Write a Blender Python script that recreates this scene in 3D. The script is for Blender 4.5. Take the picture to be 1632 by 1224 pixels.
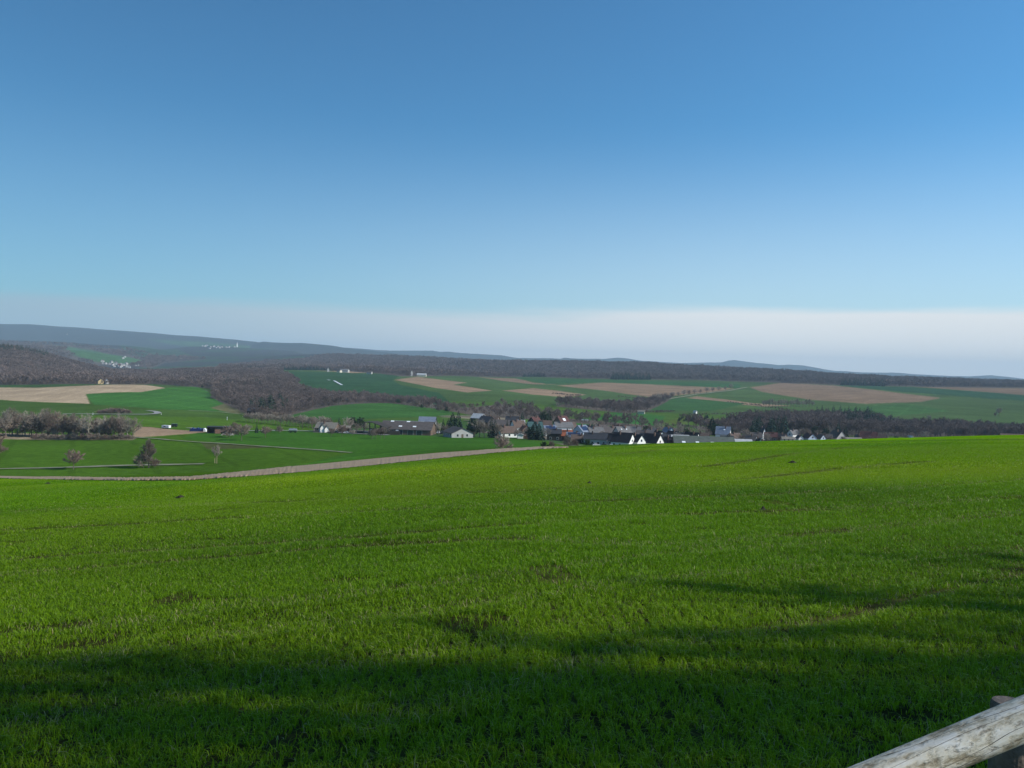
import bpy, bmesh, math, random
import numpy as np
from mathutils import Vector, Matrix, Euler
R = math.radians
PI = math.pi
for o in list(bpy.data.objects):
    bpy.data.objects.remove(o)
sc = bpy.context.scene
COL = sc.collection

# ------------------------------------------------------------------ camera, sky, sun, exposure
F = 1280.0                     # focal length in pixels of the 1632 wide frame
PITCH = math.atan(27 / F); ROLL = R(1.5)
fw = np.array([0, math.cos(PITCH), -math.sin(PITCH)])
up0 = np.array([0, math.sin(PITCH), math.cos(PITCH)])
rt0 = np.array([1.0, 0, 0])
rt = rt0 * math.cos(ROLL) + up0 * math.sin(ROLL)
up = up0 * math.cos(ROLL) - rt0 * math.sin(ROLL)
cam_d = bpy.data.cameras.new('camera')
cam = bpy.data.objects.new('camera', cam_d); COL.objects.link(cam)
cam_d.sensor_width = 36; cam_d.lens = 36 * F / 1632
cam_d.clip_start = 0.05; cam_d.clip_end = 60000
m = Matrix((tuple(rt), tuple(up), tuple(-fw))).transposed().to_4x4()
cam.matrix_world = m
sc.camera = cam

SUN_AZ, SUN_EL = R(103), R(33)          # azimuth clockwise from the view direction (+Y)
VEIL = (.58, .42)
world = bpy.data.worlds.new('World'); sc.world = world; world.use_nodes = True
wn = world.node_tree; wn.nodes.clear()
sky = wn.nodes.new('ShaderNodeTexSky'); sky.sky_type = 'NISHITA'; sky.sun_disc = False
sky.sun_elevation = SUN_EL; sky.sun_rotation = SUN_AZ
sky.altitude = 300; sky.air_density = 1.0; sky.dust_density = 0.5; sky.ozone_density = 1.0
bg = wn.nodes.new('ShaderNodeBackground'); bg.inputs[1].default_value = 0.135
tint = wn.nodes.new('ShaderNodeMix'); tint.data_type = 'RGBA'; tint.blend_type = 'MULTIPLY'; tint.inputs[0].default_value = 1
tint.inputs[7].default_value = (.41, .90, 1.17, 1)
# horizon haze mixed into the sky colour, a pale veil thickening to the right
tcw = wn.nodes.new('ShaderNodeTexCoord'); sx = wn.nodes.new('ShaderNodeSeparateXYZ')
wn.links.new(tcw.outputs['Generated'], sx.inputs[0])
nz = wn.nodes.new('ShaderNodeTexNoise'); nz.inputs['Scale'].default_value = 3.0; nz.inputs['Detail'].default_value = 5
mpw = wn.nodes.new('ShaderNodeMapping'); mpw.inputs['Scale'].default_value = (1, 1, 9)
wn.links.new(tcw.outputs['Generated'], mpw.inputs[0]); wn.links.new(mpw.outputs[0], nz.inputs['Vector'])
def wmath(op, a, b_, cl=False):
    n = wn.nodes.new('ShaderNodeMath'); n.operation = op; n.use_clamp = cl
    for i, v in enumerate((a, b_)):
        if isinstance(v, (int, float)): n.inputs[i].default_value = v
        else: wn.links.new(v, n.inputs[i])
    return n.outputs[0]
def wramp(v, a, b_, ta, tb):
    n = wn.nodes.new('ShaderNodeMapRange'); n.interpolation_type = 'SMOOTHSTEP'
    for i, x in zip((1, 2, 3, 4), (a, b_, ta, tb)): n.inputs[i].default_value = x
    wn.links.new(v, n.inputs[0]); return n.outputs[0]
zz = wmath('ADD', sx.outputs['Z'], wmath('MULTIPLY', wmath('SUBTRACT', nz.outputs['Fac'], .5), .04))
zz = wmath('ADD', zz, wmath('MULTIPLY', sx.outputs['X'], -.012))
veil = wmath('ADD', wramp(zz, .078, .058, 0, VEIL[0]), wramp(sx.outputs['Z'], .30, .02, 0, VEIL[1]))
veil = wmath('MULTIPLY', veil, wramp(sx.outputs['X'], -.6, .5, .85, 1.15), True)
vm_ = wn.nodes.new('ShaderNodeMix'); vm_.data_type = 'RGBA'
vc_ = wn.nodes.new('ShaderNodeMix'); vc_.data_type = 'RGBA'; vc_.inputs[6].default_value = tuple(c/.135 for c in (.36, .49, .60)) + (1,); vc_.inputs[7].default_value = tuple(c/.135 for c in (.86, .90, .91)) + (1,)
wn.links.new(wramp(sx.outputs['X'], -.65, .35, 0, 1), vc_.inputs[0]); wn.links.new(vc_.outputs[2], vm_.inputs[7])
wo = wn.nodes.new('ShaderNodeOutputWorld')
wn.links.new(sky.outputs[0], tint.inputs[6]); wdim = wn.nodes.new('ShaderNodeVectorMath'); wdim.operation = 'SCALE'
wn.links.new(tint.outputs[2], wdim.inputs[0]); wn.links.new(wramp(sx.outputs['X'], -.9, .5, .60, 1.0), wdim.inputs['Scale']); wn.links.new(wdim.outputs[0], vm_.inputs[6]); wn.links.new(veil, vm_.inputs[0])
wn.links.new(vm_.outputs[2], bg.inputs[0]); wn.links.new(bg.outputs[0], wo.inputs[0])
sl = bpy.data.lights.new('sun', 'SUN'); sl.energy = 5.0; sl.angle = R(0.55); sl.color = (1.0, 0.95, 0.86)
so = bpy.data.objects.new('sun', sl); COL.objects.link(so)
sdir = Vector((math.sin(SUN_AZ) * math.cos(SUN_EL), math.cos(SUN_AZ) * math.cos(SUN_EL), math.sin(SUN_EL)))
so.rotation_euler = sdir.to_track_quat('Z', 'Y').to_euler(); so.location = (60, -20, 60)
sc.view_settings.view_transform = 'Standard'; sc.view_settings.look = 'None'
sc.view_settings.gamma = 1; sc.view_settings.exposure = 0.0
sc.cycles.use_denoising = True
sc.cycles.max_bounces = 6; sc.cycles.diffuse_bounces = 3; sc.cycles.volume_bounces = 0
sc.cycles.transparent_max_bounces = 8

# ------------------------------------------------------------------ numbers
rs = np.random.RandomState(7)
def ray(px, py):
    px = np.asarray(px, float); py = np.asarray(py, float)
    d = fw[None] + ((px - 816) / F)[..., None] * rt - ((py - 612) / F)[..., None] * up
    return d[..., 0] / d[..., 1], d[..., 2] / d[..., 1]      # x/y and z/y
def pchip(x, y, xn):
    x = np.asarray(x, float); y = np.asarray(y, float)
    h = np.diff(x); dl = np.diff(y) / h
    m_ = np.zeros_like(y)
    for i in range(1, len(x) - 1):
        if dl[i-1] * dl[i] > 0:
            w1 = 2*h[i] + h[i-1]; w2 = h[i] + 2*h[i-1]
            m_[i] = (w1 + w2) / (w1/dl[i-1] + w2/dl[i])
    m_[0] = dl[0]; m_[-1] = dl[-1]
    xn = np.clip(xn, x[0], x[-1])
    k = np.clip(np.searchsorted(x, xn) - 1, 0, len(x) - 2)
    t = (xn - x[k]) / h[k]
    return ((2*t**3 - 3*t**2 + 1) * y[k] + (t**3 - 2*t**2 + t) * h[k] * m_[k] + (-2*t**3 + 3*t**2) * y[k+1] + (t**3 - t**2) * h[k] * m_[k+1])
_lat = rs.rand(256, 256)
def vnoise(x, y, scale, seed=0):
    x = np.asarray(x) / scale + seed * 17.3; y = np.asarray(y) / scale + seed * 9.1
    xi = np.floor(x).astype(int); yi = np.floor(y).astype(int); fx = x - xi; fy = y - yi
    fx = fx*fx*(3-2*fx); fy = fy*fy*(3-2*fy)
    g = lambda a, b: _lat[a % 256, b % 256]
    return (g(xi,yi)*(1-fx)+g(xi+1,yi)*fx)*(1-fy) + (g(xi,yi+1)*(1-fx)+g(xi+1,yi+1)*fx)*fy

# ------------------------------------------------------------------ the lie of the land
# each column: bearing (as a column of the frame), then (distance, row at which that ground is seen)
T = {
 0:   [(220,762),(245,756),(262,748),(380,702),(500,675),(640,656),(780,641),(940,625),(1100,613),(1300,598),(1600,577),(1950,557),(2100,561),(2500,600),(3200,588),(4200,567),(6000,556),(9000,560),(16000,565)],
 200: [(228,765),(250,757),(268,744),(380,700),(500,676),(640,658),(780,640),(930,624),(1080,613),(1300,611),(1700,603),(2100,594),(2400,596),(2900,590),(3400,584),(4500,566),(6000,556),(9000,562),(16000,570)],
 400: [(230,759),(250,750),(330,715),(430,692),(520,679),(640,665),(780,656),(950,640),(1150,624),(1400,610),(1800,596),(2150,590),(2600,588),(3000,586),(3600,578),(4600,566),(6000,560),(9000,566),(16000,574)],
 600: [(240,742),(264,731),(400,699),(460,691),(600,672),(750,656),(900,642),(960,641),(1300,617),(1700,602),(2200,593),(2700,590),(3100,584),(3600,578),(4500,573),(6000,573),(9000,574),(16000,580)],
 800: [(255,721),(280,716),(420,701),(500,692),(650,671),(800,661),(1000,641),(1300,626),(1700,613),(2200,603),(2700,599),(3050,590),(3450,579),(3800,580),(5000,588),(9000,586),(16000,585)],
 1000:[(268,712),(290,711.5),(330,717),(420,714),(500,703),(650,686),(800,671),(1000,655),(1300,640),(1700,622),(2300,605),(2700,601),(3100,590),(3500,581),(3900,583),(5000,592),(9000,592),(16000,590)],
 1200:[(275,708.5),(295,708.5),(350,722),(430,724),(600,702),(750,688),(1000,664),(1300,645),(1700,627),(2100,615),(2400,608),(2700,602),(3100,592),(3500,593),(5000,600),(9000,598),(16000,595)],
 1400:[(280,705),(300,705),(350,728),(430,730),(600,707),(800,688),(1000,674),(1200,659),(1400,645),(1700,630),(2000,620),(2300,614),(2600,609),(3000,604),(3400,605),(5000,607),(9000,603),(16000,600)],
 1632:[(290,700),(312,700),(370,726),(450,728),(600,710),(800,694),(1000,680),(1200,664),(1450,648),(1800,631),(2100,622),(2500,617),(2900,613),(3200,611.5),(3700,613),(5000,614),(9000,609),(16000,605)],
}
T[-520] = [(d, p - 3) for d, p in T[0]]
T[2150] = [(d, p + 10) for d, p in T[1632]]
cols = sorted(T)
LY = np.concatenate([np.linspace(math.log(.3), math.log(200), 200)[:-1], np.linspace(math.log(200), math.log(16000), 900)])
YY = np.exp(LY)
cu, cz = [], []
for c in cols:
    pxs = np.full(len(T[c]), float(c)); u, s = ray(pxs, [p for _, p in T[c]])
    D = np.array([d for d, _ in T[c]], float); Z = s * D
    uc = float(ray([c], [650])[0][0]); ye, ze = D[0], Z[0]
    a = -0.078 + (0.088 if uc < 0 else 0.05) * uc; b = (ze + 1.75 - a * ye) / ye**2
    dn = np.array([.3, 2, 6, 15, 35, 70, 110, 150, 190]); zn = -1.75 + a*dn + b*dn*dn
    cz.append(pchip(np.log(np.concatenate([dn, D])), np.concatenate([zn, Z]), LY)); cu.append(uc)
cu = np.array(cu); cz = np.array(cz)
UU = np.linspace(cu[0], cu[-1], 640)
GZ = np.empty((len(UU), len(LY)))
for j in range(len(LY)): GZ[:, j] = pchip(cu, cz[:, j], UU)
ker = np.exp(-np.linspace(-2, 2, 31)**2); ker /= ker.sum()
GZp = np.pad(GZ, ((15, 15), (0, 0)), 'edge')
GZ = sum(ker[i] * GZp[i:i+len(UU)] for i in range(31))
# far ranges of hills: (distance, breadth in depth, [(frame column, skyline row)...])
RIDGES = [
 (3600, .13, [(-600,552),(0,556),(60,556),(130,560),(190,570),(240,580),(300,600)]),
 (5000, .13, [(-600,540),(0,543),(40,543),(100,545),(150,549),(210,553),(260,560),(330,566),(420,574),(560,590)]),
 (4300, .10, [(300,600),(380,572),(450,567),(520,564),(600,568),(680,572),(760,577),(830,582),(900,600)]),
 (6200, .09, [(180,600),(240,560),(300,553),(340,552),(400,556),(470,560),(520,575)]),
 (8600, .16, [(-600,508),(0,516.5),(50,517),(130,523),(250,532),(330,538),(380,542),(410,545),(440,553),(500,575)]),
 (7600, .10, [(330,580),(385,553),(420,547),(480,547),(530,551),(565,556),(610,561),(650,566),(720,580)]),
 (10500, .07, [(480,580),(540,554),(575,556),(600,558),(650,558.5),(690,559),(702,561),(715,560),(750,564),(800,566),(825,570),(870,570.5),(900,572),(960,580)]),
 (12500, .06, [(400,546),(440,549),(520,560)]),
 (11500, .07, [(850,590),(900,574),(940,573),(965,571),(985,569.5),(1000,571),(1020,575),(1060,577),(1100,578.5),(1150,578),(1160,575),(1170,574),(1185,576),(1210,579),(1240,582),(1258,581),(1275,582),(1300,586),(1330,591),(1380,593),(1420,594),(1500,598),(1545,600),(1580,598),(1605,600),(1632,604),(1700,606),(2200,618)]),
]
LYg = YY[None, :]
for (Yk, wk, prof) in RIDGES:
    p = np.array(prof, float); u, s = ray(p[:, 0], p[:, 1]); i = np.argsort(u)
    zt = np.interp(UU, u[i], (s*Yk)[i], left=-400 if prof[0][0] > -500 else (s*Yk)[i][0], right=-400)
    zt = zt + (vnoise(UU*Yk, UU*0, 260, 3) - .5) * 0.0011 * Yk
    bump = np.exp(-(np.log(YY / Yk) / wk)**2)[None, :]
    base = np.where(zt[:, None] > GZ, GZ + (zt[:, None] - GZ[:, [np.argmin(abs(YY-Yk))]].clip(-300, 1e9)) * bump, GZ)
    GZ = np.maximum(GZ, base)
def Hf(u, ly):
    a = np.clip((u - UU[0]) / (UU[1] - UU[0]), 0, len(UU) - 1.001); ai = a.astype(int); af = a - ai
    n0 = 199; l1 = LY[n0]; st0 = LY[1] - LY[0]; st1 = LY[-1] - LY[-2]
    b = np.where(ly < l1, (ly - LY[0]) / st0, n0 + (ly - l1) / st1); b = np.clip(b, 0, len(LY) - 1.001)
    bi = b.astype(int); bf = b - bi
    return (GZ[ai, bi]*(1-af) + GZ[ai+1, bi]*af)*(1-bf) + (GZ[ai, bi+1]*(1-af) + GZ[ai+1, bi+1]*af)*bf
ULIM = 1.02
def H(x, y):
    x = np.asarray(x, float); y = np.asarray(y, float)
    r = np.maximum(np.hypot(x, y), .3); th = np.arctan2(x, y); tl = math.atan(ULIM)
    w = np.clip((abs(th) - tl) / (PI - tl), 0, 1); w = w*w*(3-2*w)
    def side(t): return Hf(np.tan(t), np.log(np.maximum(r * np.cos(t), .3)))
    z = side(np.clip(th, -tl, tl))
    if np.any(w > 0):
        zm = .5 * (side(np.full_like(r, tl)) + side(np.full_like(r, -tl)))
        z = z*(1-w) + zm*w
    return z + (vnoise(x, y, 7, 1) - .5) * .10 * np.clip((r - 3) / 25, 0, 1) + (vnoise(x, y, 60, 2) - .5) * .8 * np.clip((r-60)/300, 0, 1)
def h1(x, y): return float(H(np.array([x]), np.array([y]))[0])
def G(px, py):
    u, s = ray([px], [py]); u = float(u[0]); s = float(s[0])
    z = H(u*YY, YY); k = np.nonzero((z >= s*YY) & (YY > 1.5))[0]
    k = k[0] if len(k) else len(YY) - 1
    if k > 0:
        d0 = z[k-1] - s*YY[k-1]; d1 = z[k] - s*YY[k]; t = -d0 / (d1 - d0) if d1 != d0 else 0
        Y = YY[k-1] + (YY[k] - YY[k-1]) * min(max(t, 0), 1)
    else: Y = YY[k]
    return (u*Y, Y, h1(u*Y, Y))
def P(px, Y):
    u = float(ray([px], [650])[0][0]); return (u*Y, Y, h1(u*Y, Y))
def Gs(pts): return np.array([G(a, b)[:2] for a, b in pts])
def inside(poly, x, y):
    c = np.zeros(x.shape, bool); n = len(poly)
    bx0, by0 = poly.min(0); bx1, by1 = poly.max(0)
    k = np.nonzero((x >= bx0) & (x <= bx1) & (y >= by0) & (y <= by1))[0]
    xs, ys = x[k], y[k]; cc = np.zeros(len(k), bool)
    for i in range(n):
        x1, y1 = poly[i]; x2, y2 = poly[(i+1) % n]
        if y1 == y2: continue
        t = ((y1 > ys) != (y2 > ys)) & (xs < (x2-x1)*(ys-y1)/(y2-y1) + x1); cc ^= t
    c[k] = cc; return c

# ------------------------------------------------------------------ object helpers
def tag(o, label=None, cat=None, group=None, kind=None):
    if label: o['label'] = label
    if cat: o['category'] = cat
    if group: o['group'] = group
    if kind: o['kind'] = kind
    return o
def np_mesh(name, co, faces=None, tris=None, mats=(), smooth=False, fmat=None):
    me = bpy.data.meshes.new(name)
    co = np.asarray(co, np.float32)
    if tris is not None:
        tris = np.asarray(tris, np.int32); n = tris.shape[1]
        me.vertices.add(len(co)); me.vertices.foreach_set('co', co.ravel())
        me.loops.add(tris.size); me.loops.foreach_set('vertex_index', tris.ravel())
        me.polygons.add(len(tris)); me.polygons.foreach_set('loop_start', np.arange(0, tris.size, n, dtype=np.int32))
        me.polygons.foreach_set('loop_total', np.full(len(tris), n, np.int32))
        if fmat is not None: me.polygons.foreach_set('material_index', np.asarray(fmat, np.int32))
        me.update(calc_edges=True)
    else:
        me.from_pydata([tuple(map(float, c)) for c in co], [], faces)
        if fmat is not None: me.polygons.foreach_set('material_index', np.asarray(fmat, np.int32))
        me.update()
    for m_ in mats: me.materials.append(m_)
    if smooth: me.polygons.foreach_set('use_smooth', np.ones(len(me.polygons), bool))
    return me
def link(name, data, parent=None, loc=(0,0,0), rz=0, scale=None):
    o = bpy.data.objects.new(name, data); COL.objects.link(o)
    o.location = loc; o.rotation_euler = (0, 0, rz)
    if scale is not None: o.scale = scale if hasattr(scale, '__len__') else (scale,)*3
    if parent: o.parent = parent
    return o
class MB:
    def __init__(s): s.v = []; s.f = []; s.m = []
    def add(s, v, f, m_=0):
        n = len(s.v); s.v += [tuple(p) for p in v]; s.f += [tuple(i+n for i in q) for q in f]; s.m += [m_]*len(f); return s
    def box(s, x0, x1, y0, y1, z0, z1, m_=0):
        return s.add([(x0,y0,z0),(x1,y0,z0),(x1,y1,z0),(x0,y1,z0),(x0,y0,z1),(x1,y0,z1),(x1,y1,z1),(x0,y1,z1)],
                     [(0,3,2,1),(4,5,6,7),(0,1,5,4),(1,2,6,5),(2,3,7,6),(3,0,4,7)], m_)
    def tube(s, p0, p1, r0, r1, n=6, m_=0, cap=True):
        p0 = Vector(p0); p1 = Vector(p1); d = (p1-p0).normalized()
        a = d.cross(Vector((0,0,1)) if abs(d.z) < .9 else Vector((1,0,0))).normalized(); b = d.cross(a)
        v = []
        for p, r in ((p0, r0), (p1, r1)):
            for k in range(n):
                t = 2*PI*k/n; v.append(p + a*(r*math.cos(t)) + b*(r*math.sin(t)))
        f = [(k, (k+1) % n, n+(k+1) % n, n+k) for k in range(n)]
        if cap: f += [tuple(range(n))[::-1], tuple(range(n, 2*n))]
        return s.add(v, f, m_)
    def prism(s, prof, y0, y1, m_=0):      # outline in x,z pulled along y
        n = len(prof); v = [(x, y0, z) for x, z in prof] + [(x, y1, z) for x, z in prof]
        f = [tuple(range(n)), tuple(range(2*n-1, n-1, -1))] + [(k, n+k, n+(k+1) % n, (k+1) % n) for k in range(n)]
        return s.add(v, f, m_)
    def mesh(s, name, *mats, smooth=False): return np_mesh(name, s.v, faces=s.f, mats=mats, fmat=s.m, smooth=smooth)
    def build(s, name, mats, parent=None, **k):
        if not isinstance(mats, (list, tuple)): mats = [mats]
        return link(name, s.mesh(name, *mats), parent, **k)

# ------------------------------------------------------------------ materials
def mat(name, col, rough=.85, var=.15, scale=1.0, col2=None, spec=.3, bump=0, trans=0, metal=0, objvar=0, detail=4):
    m_ = bpy.data.materials.new(name); m_.use_nodes = True; nt = m_.node_tree; b = nt.nodes['Principled BSDF']
    b.inputs['Roughness'].default_value = rough; b.inputs['Specular IOR Level'].default_value = spec; b.inputs['Metallic'].default_value = metal
    geo = nt.nodes.new('ShaderNodeNewGeometry')
    no = nt.nodes.new('ShaderNodeTexNoise'); no.inputs['Scale'].default_value = scale; no.inputs['Detail'].default_value = detail
    nt.links.new(geo.outputs['Position'], no.inputs['Vector'])
    rp = nt.nodes.new('ShaderNodeValToRGB'); rp.color_ramp.elements[0].position = .3; rp.color_ramp.elements[1].position = .7
    c2 = col2 or tuple(min(1, c*(1+var)) for c in col); c1 = tuple(c*(1-var) for c in col) if not col2 else col
    rp.color_ramp.elements[0].color = (*c1, 1); rp.color_ramp.elements[1].color = (*c2, 1)
    nt.links.new(no.outputs['Fac'], rp.inputs['Fac']); out = rp.outputs['Color']
    if objvar:
        oi = nt.nodes.new('ShaderNodeObjectInfo'); mr = nt.nodes.new('ShaderNodeMapRange')
        mr.inputs['To Min'].default_value = 1-objvar; mr.inputs['To Max'].default_value = 1+objvar
        nt.links.new(oi.outputs['Random'], mr.inputs['Value'])
        mm = nt.nodes.new('ShaderNodeVectorMath'); mm.operation = 'SCALE'
        nt.links.new(out, mm.inputs[0]); nt.links.new(mr.outputs[0], mm.inputs['Scale']); out = mm.outputs[0]
    nt.links.new(out, b.inputs['Base Color'])
    if bump:
        bp = nt.nodes.new('ShaderNodeBump'); bp.inputs['Strength'].default_value = bump; bp.inputs['Distance'].default_value = .05
        nt.links.new(no.outputs['Fac'], bp.inputs['Height']); nt.links.new(bp.outputs[0], b.inputs['Normal'])
    if trans:
        tr = nt.nodes.new('ShaderNodeBsdfTranslucent'); mx = nt.nodes.new('ShaderNodeMixShader'); mx.inputs[0].default_value = trans
        nt.links.new(out, tr.inputs['Color']); nt.links.new(b.outputs[0], mx.inputs[1]); nt.links.new(tr.outputs[0], mx.inputs[2])
        nt.links.new(mx.outputs[0], nt.nodes['Material Output'].inputs['Surface'])
    return m_
M = {}
M['bark'] = mat('bark', (.13,.105,.085), var=.3, scale=6)
M['bark_pale'] = mat('bark_pale', (.30,.27,.22), var=.3, scale=3)
M['twig'] = mat('twigs', (.23,.185,.15), var=.25, scale=.5, objvar=.25, spec=.1)
M['twig_red'] = mat('twigs_red', (.21,.15,.125), var=.25, scale=.5, objvar=.25, spec=.1)
M['twig_grey'] = mat('twigs_grey', (.31,.265,.22), var=.25, scale=.5, objvar=.25, spec=.1)
M['forest'] = mat('forest_twigs', (.112,.086,.076), col2=(.195,.148,.130), scale=.02, objvar=.3, spec=.05)
M['forest_edge'] = mat('forest_edge_twigs', (.12,.10,.075), col2=(.2,.155,.12), scale=.03, objvar=.35, spec=.05)
M['needle'] = mat('needles', (.022,.045,.028), var=.35, scale=.6, objvar=.25, spec=.15)
M['evergreen'] = mat('evergreen_leaves', (.04,.07,.03), var=.35, scale=.6, objvar=.25, spec=.2)
M['white'] = mat('white_render', (.78,.77,.73), var=.06, scale=.6)
M['cream'] = mat('cream_render', (.58,.52,.42), var=.08, scale=.6)
M['grey_wall'] = mat('grey_render', (.40,.385,.37), var=.08, scale=.6)
M['far_wall'] = mat('dull_white_render', (.42,.41,.39), var=.1, scale=.3)
M['peach'] = mat('peach_render', (.72,.45,.30), var=.06, scale=.6)
M['blue_wall'] = mat('pale_blue_render', (.45,.52,.60), var=.06, scale=.6)
M['brick'] = mat('brick', (.24,.13,.09), var=.2, scale=4)
M['timber'] = mat('dark_timber', (.04,.033,.028), var=.3, scale=3)
M['timber_mid'] = mat('brown_timber', (.13,.09,.065), var=.3, scale=3)
def roofmat(name, col, gloss=.8):
    m_ = mat(name, col, rough=gloss, var=.18, scale=.7, spec=.12)
    nt = m_.node_tree; b = nt.nodes['Principled BSDF']; tc = nt.nodes.new('ShaderNodeTexCoord')
    w = nt.nodes.new('ShaderNodeTexWave'); w.wave_type = 'BANDS'; w.bands_direction = 'Z'; w.inputs['Scale'].default_value = 1.6
    nt.links.new(tc.outputs['Object'], w.inputs['Vector'])
    bp = nt.nodes.new('ShaderNodeBump'); bp.inputs['Strength'].default_value = .35; bp.inputs['Distance'].default_value = .05
    nt.links.new(w.outputs['Fac'], bp.inputs['Height']); nt.links.new(bp.outputs[0], b.inputs['Normal']); return m_
M['slate'] = roofmat('slate_roof', (.045,.047,.055)); M['black_roof'] = roofmat('black_tile_roof', (.018,.018,.022))
M['grey_roof'] = roofmat('grey_tile_roof', (.15,.145,.145)); M['brown_roof'] = roofmat('brown_tile_roof', (.12,.085,.07))
M['red_roof'] = roofmat('red_tile_roof', (.33,.11,.06)); M['darkred_roof'] = roofmat('dark_red_tile_roof', (.10,.045,.04))
M['teal_roof'] = roofmat('teal_sheet_roof', (.05,.10,.10)); M['blue_roof'] = roofmat('blue_grey_slate_roof', (.17,.20,.26))
M['light_roof'] = roofmat('pale_sheet_roof', (.42,.43,.44)); M['fibre_roof'] = roofmat('fibre_cement_roof', (.095,.082,.078))
M['green_roof'] = roofmat('green_grey_sheet_roof', (.10,.115,.10)); M['tan_roof'] = roofmat('tan_roof', (.20,.18,.15))
M['glass'] = mat('window_glass', (.03,.035,.045), rough=.12, var=.2, spec=.6)
M['solar'] = mat('solar_glass', (.02,.03,.07), rough=.15, var=.2, spec=.7)
M['skylight'] = mat('skylight_plastic', (.85,.87,.88), rough=.3, var=.03)
M['frame'] = mat('window_frame', (.7,.7,.68), rough=.5, var=.05)
M['chimney'] = mat('chimney_brick', (.16,.10,.08), var=.2, scale=4)
M['black'] = mat('black_rubber', (.015,.015,.016), rough=.8, var=.2)
M['metal'] = mat('galvanised_metal', (.45,.46,.47), rough=.4, var=.1, metal=.6)
M['white_paint'] = mat('white_paint', (.8,.8,.8), rough=.35, var=.03)
M['dark_paint'] = mat('dark_paint', (.02,.03,.03), rough=.3, var=.1)
M['blue_tarp'] = mat('blue_tarpaulin', (.012,.028,.11), rough=.45, var=.25, scale=1.5, bump=.6)
M['straw'] = mat('straw', (.50,.38,.20), var=.25, scale=2.5)
M['drygrass'] = mat('dry_grass', (.35,.28,.17), var=.3, scale=.8)
M['concrete'] = mat('concrete', (.36,.34,.31), var=.15, scale=1)
M['tar'] = mat('road_surface', (.30,.29,.27), var=.15, scale=.7)
M['track'] = mat('farm_track', (.27,.25,.18), col2=(.14,.16,.06), scale=.35)

# ------------------------------------------------------------------ the ground, one sheet
th_f = np.linspace(-R(37), R(37), 1060)
th_s = np.concatenate([np.linspace(R(37), R(60), 24)[1:], np.linspace(R(60), R(180), 34)[1:]])
TH = np.concatenate([-th_s[::-1][1:], th_f, th_s])
LR = np.concatenate([np.linspace(math.log(.4), math.log(190), 150)[:-1], np.linspace(math.log(190), math.log(1500), 290)[:-1], np.linspace(math.log(1500), math.log(15500), 170)])
RR = np.exp(LR); nT, nR = len(TH), len(RR)
gx = (RR[:, None] * np.sin(TH)[None]).ravel(); gy = (RR[:, None] * np.cos(TH)[None]).ravel()
gz = H(gx, gy)
front = (gy > 0) & (abs(gx) < gy * .8)
alb = np.empty((len(gx), 3)); grassy = np.ones(len(gx))
n1 = vnoise(gx, gy, 90, 4); n2 = vnoise(gx, gy, 35, 5); n3 = vnoise(gx, gy, 420, 6); n4 = vnoise(gx, gy, 150, 8)
NEAR = np.array((.106, .235, .002)); VAL = np.array((.062, .130, .012)); MID = np.array((.063, .118, .022))
FAR = np.array((.060, .103, .032)); BROWN = np.array((.285, .195, .125)); TAN = np.array((.40, .295, .19)); LIT = np.array((.11, .09, .075))
alb[:] = VAL
alb[gy > 520] = MID; alb[gy > 1000] = FAR
g2 = (gy > 1000)
alb[g2] *= (0.85 + .35*n3[g2])[:, None]
# far hill country: woods with open patches
fr = gy > 2900
alb[fr] = np.where((n4[fr] + .5*n3[fr])[:, None] > .98, np.array((.05,.085,.05)), np.array((.055,.060,.060)))
alb[gy > 7000] = np.array((.050,.060,.060))  # farthest hills blue-grey: some distance haze put into the colour
dth = np.gradient(TH)[None, :].repeat(nR, 0).ravel(); dlr = np.gradient(LR)[:, None].repeat(nT, 1).ravel(); gr_, gt_ = np.hypot(gx, gy), np.arctan2(gx, gy)
JIT = []
for a_, b_ in ((-.38,-.12),(-.12,.38),(.12,-.38),(.38,.12)):
    q_ = gr_*np.exp(dlr*a_*1.3); t_ = gt_ + dth*b_*1.3; JIT.append((q_*np.sin(t_), q_*np.cos(t_)))
def cover(poly): return sum(inside(poly, a_, b_).astype(float) for a_, b_ in JIT)/4
rt_ = np.random.RandomState(31)
for ph, sp, lo_, hi_ in ((.5, 24, 240, 520), (2.1, 24, 520, 1000), (1.0, 27, 1000, 3000)):
    k = (gy > lo_) & (gy <= hi_); wv = ((gx[k]*math.cos(ph) + gy[k]*math.sin(ph))/sp) % 1
    alb[k] *= (1 - .14*(np.abs(wv-.5) > .45)*(vnoise(gx[k], gy[k], 90, 52) > .3))[:, None]*(.88 + .24*vnoise(gx[k], gy[k], 70, 53))[:, None]
def paint(pts, col, world=False, soil=False, var=.12):
    poly = np.array(pts, float) if world else Gs(pts)
    c = cover(poly); k = c > 0; cc = c[k][:, None]
    alb[k] = alb[k]*(1-cc) + np.array(col) * (1 - var + 2*var*n2[k])[:, None]*cc
    ph = rt_.rand()*PI; sp = 18 + 10*rt_.rand(); wv = ((gx[k]*math.cos(ph) + gy[k]*math.sin(ph))/sp) % 1
    alb[k] *= (1 + (.16 if soil else .22)*(np.abs(wv-.5) > .44)*(vnoise(gx[k], gy[k], 120, 51) > .35))[:, None]
    if soil: grassy[k] = 0
def px_d(pts): return [P(a, b)[:2] for a, b in pts]
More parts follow.
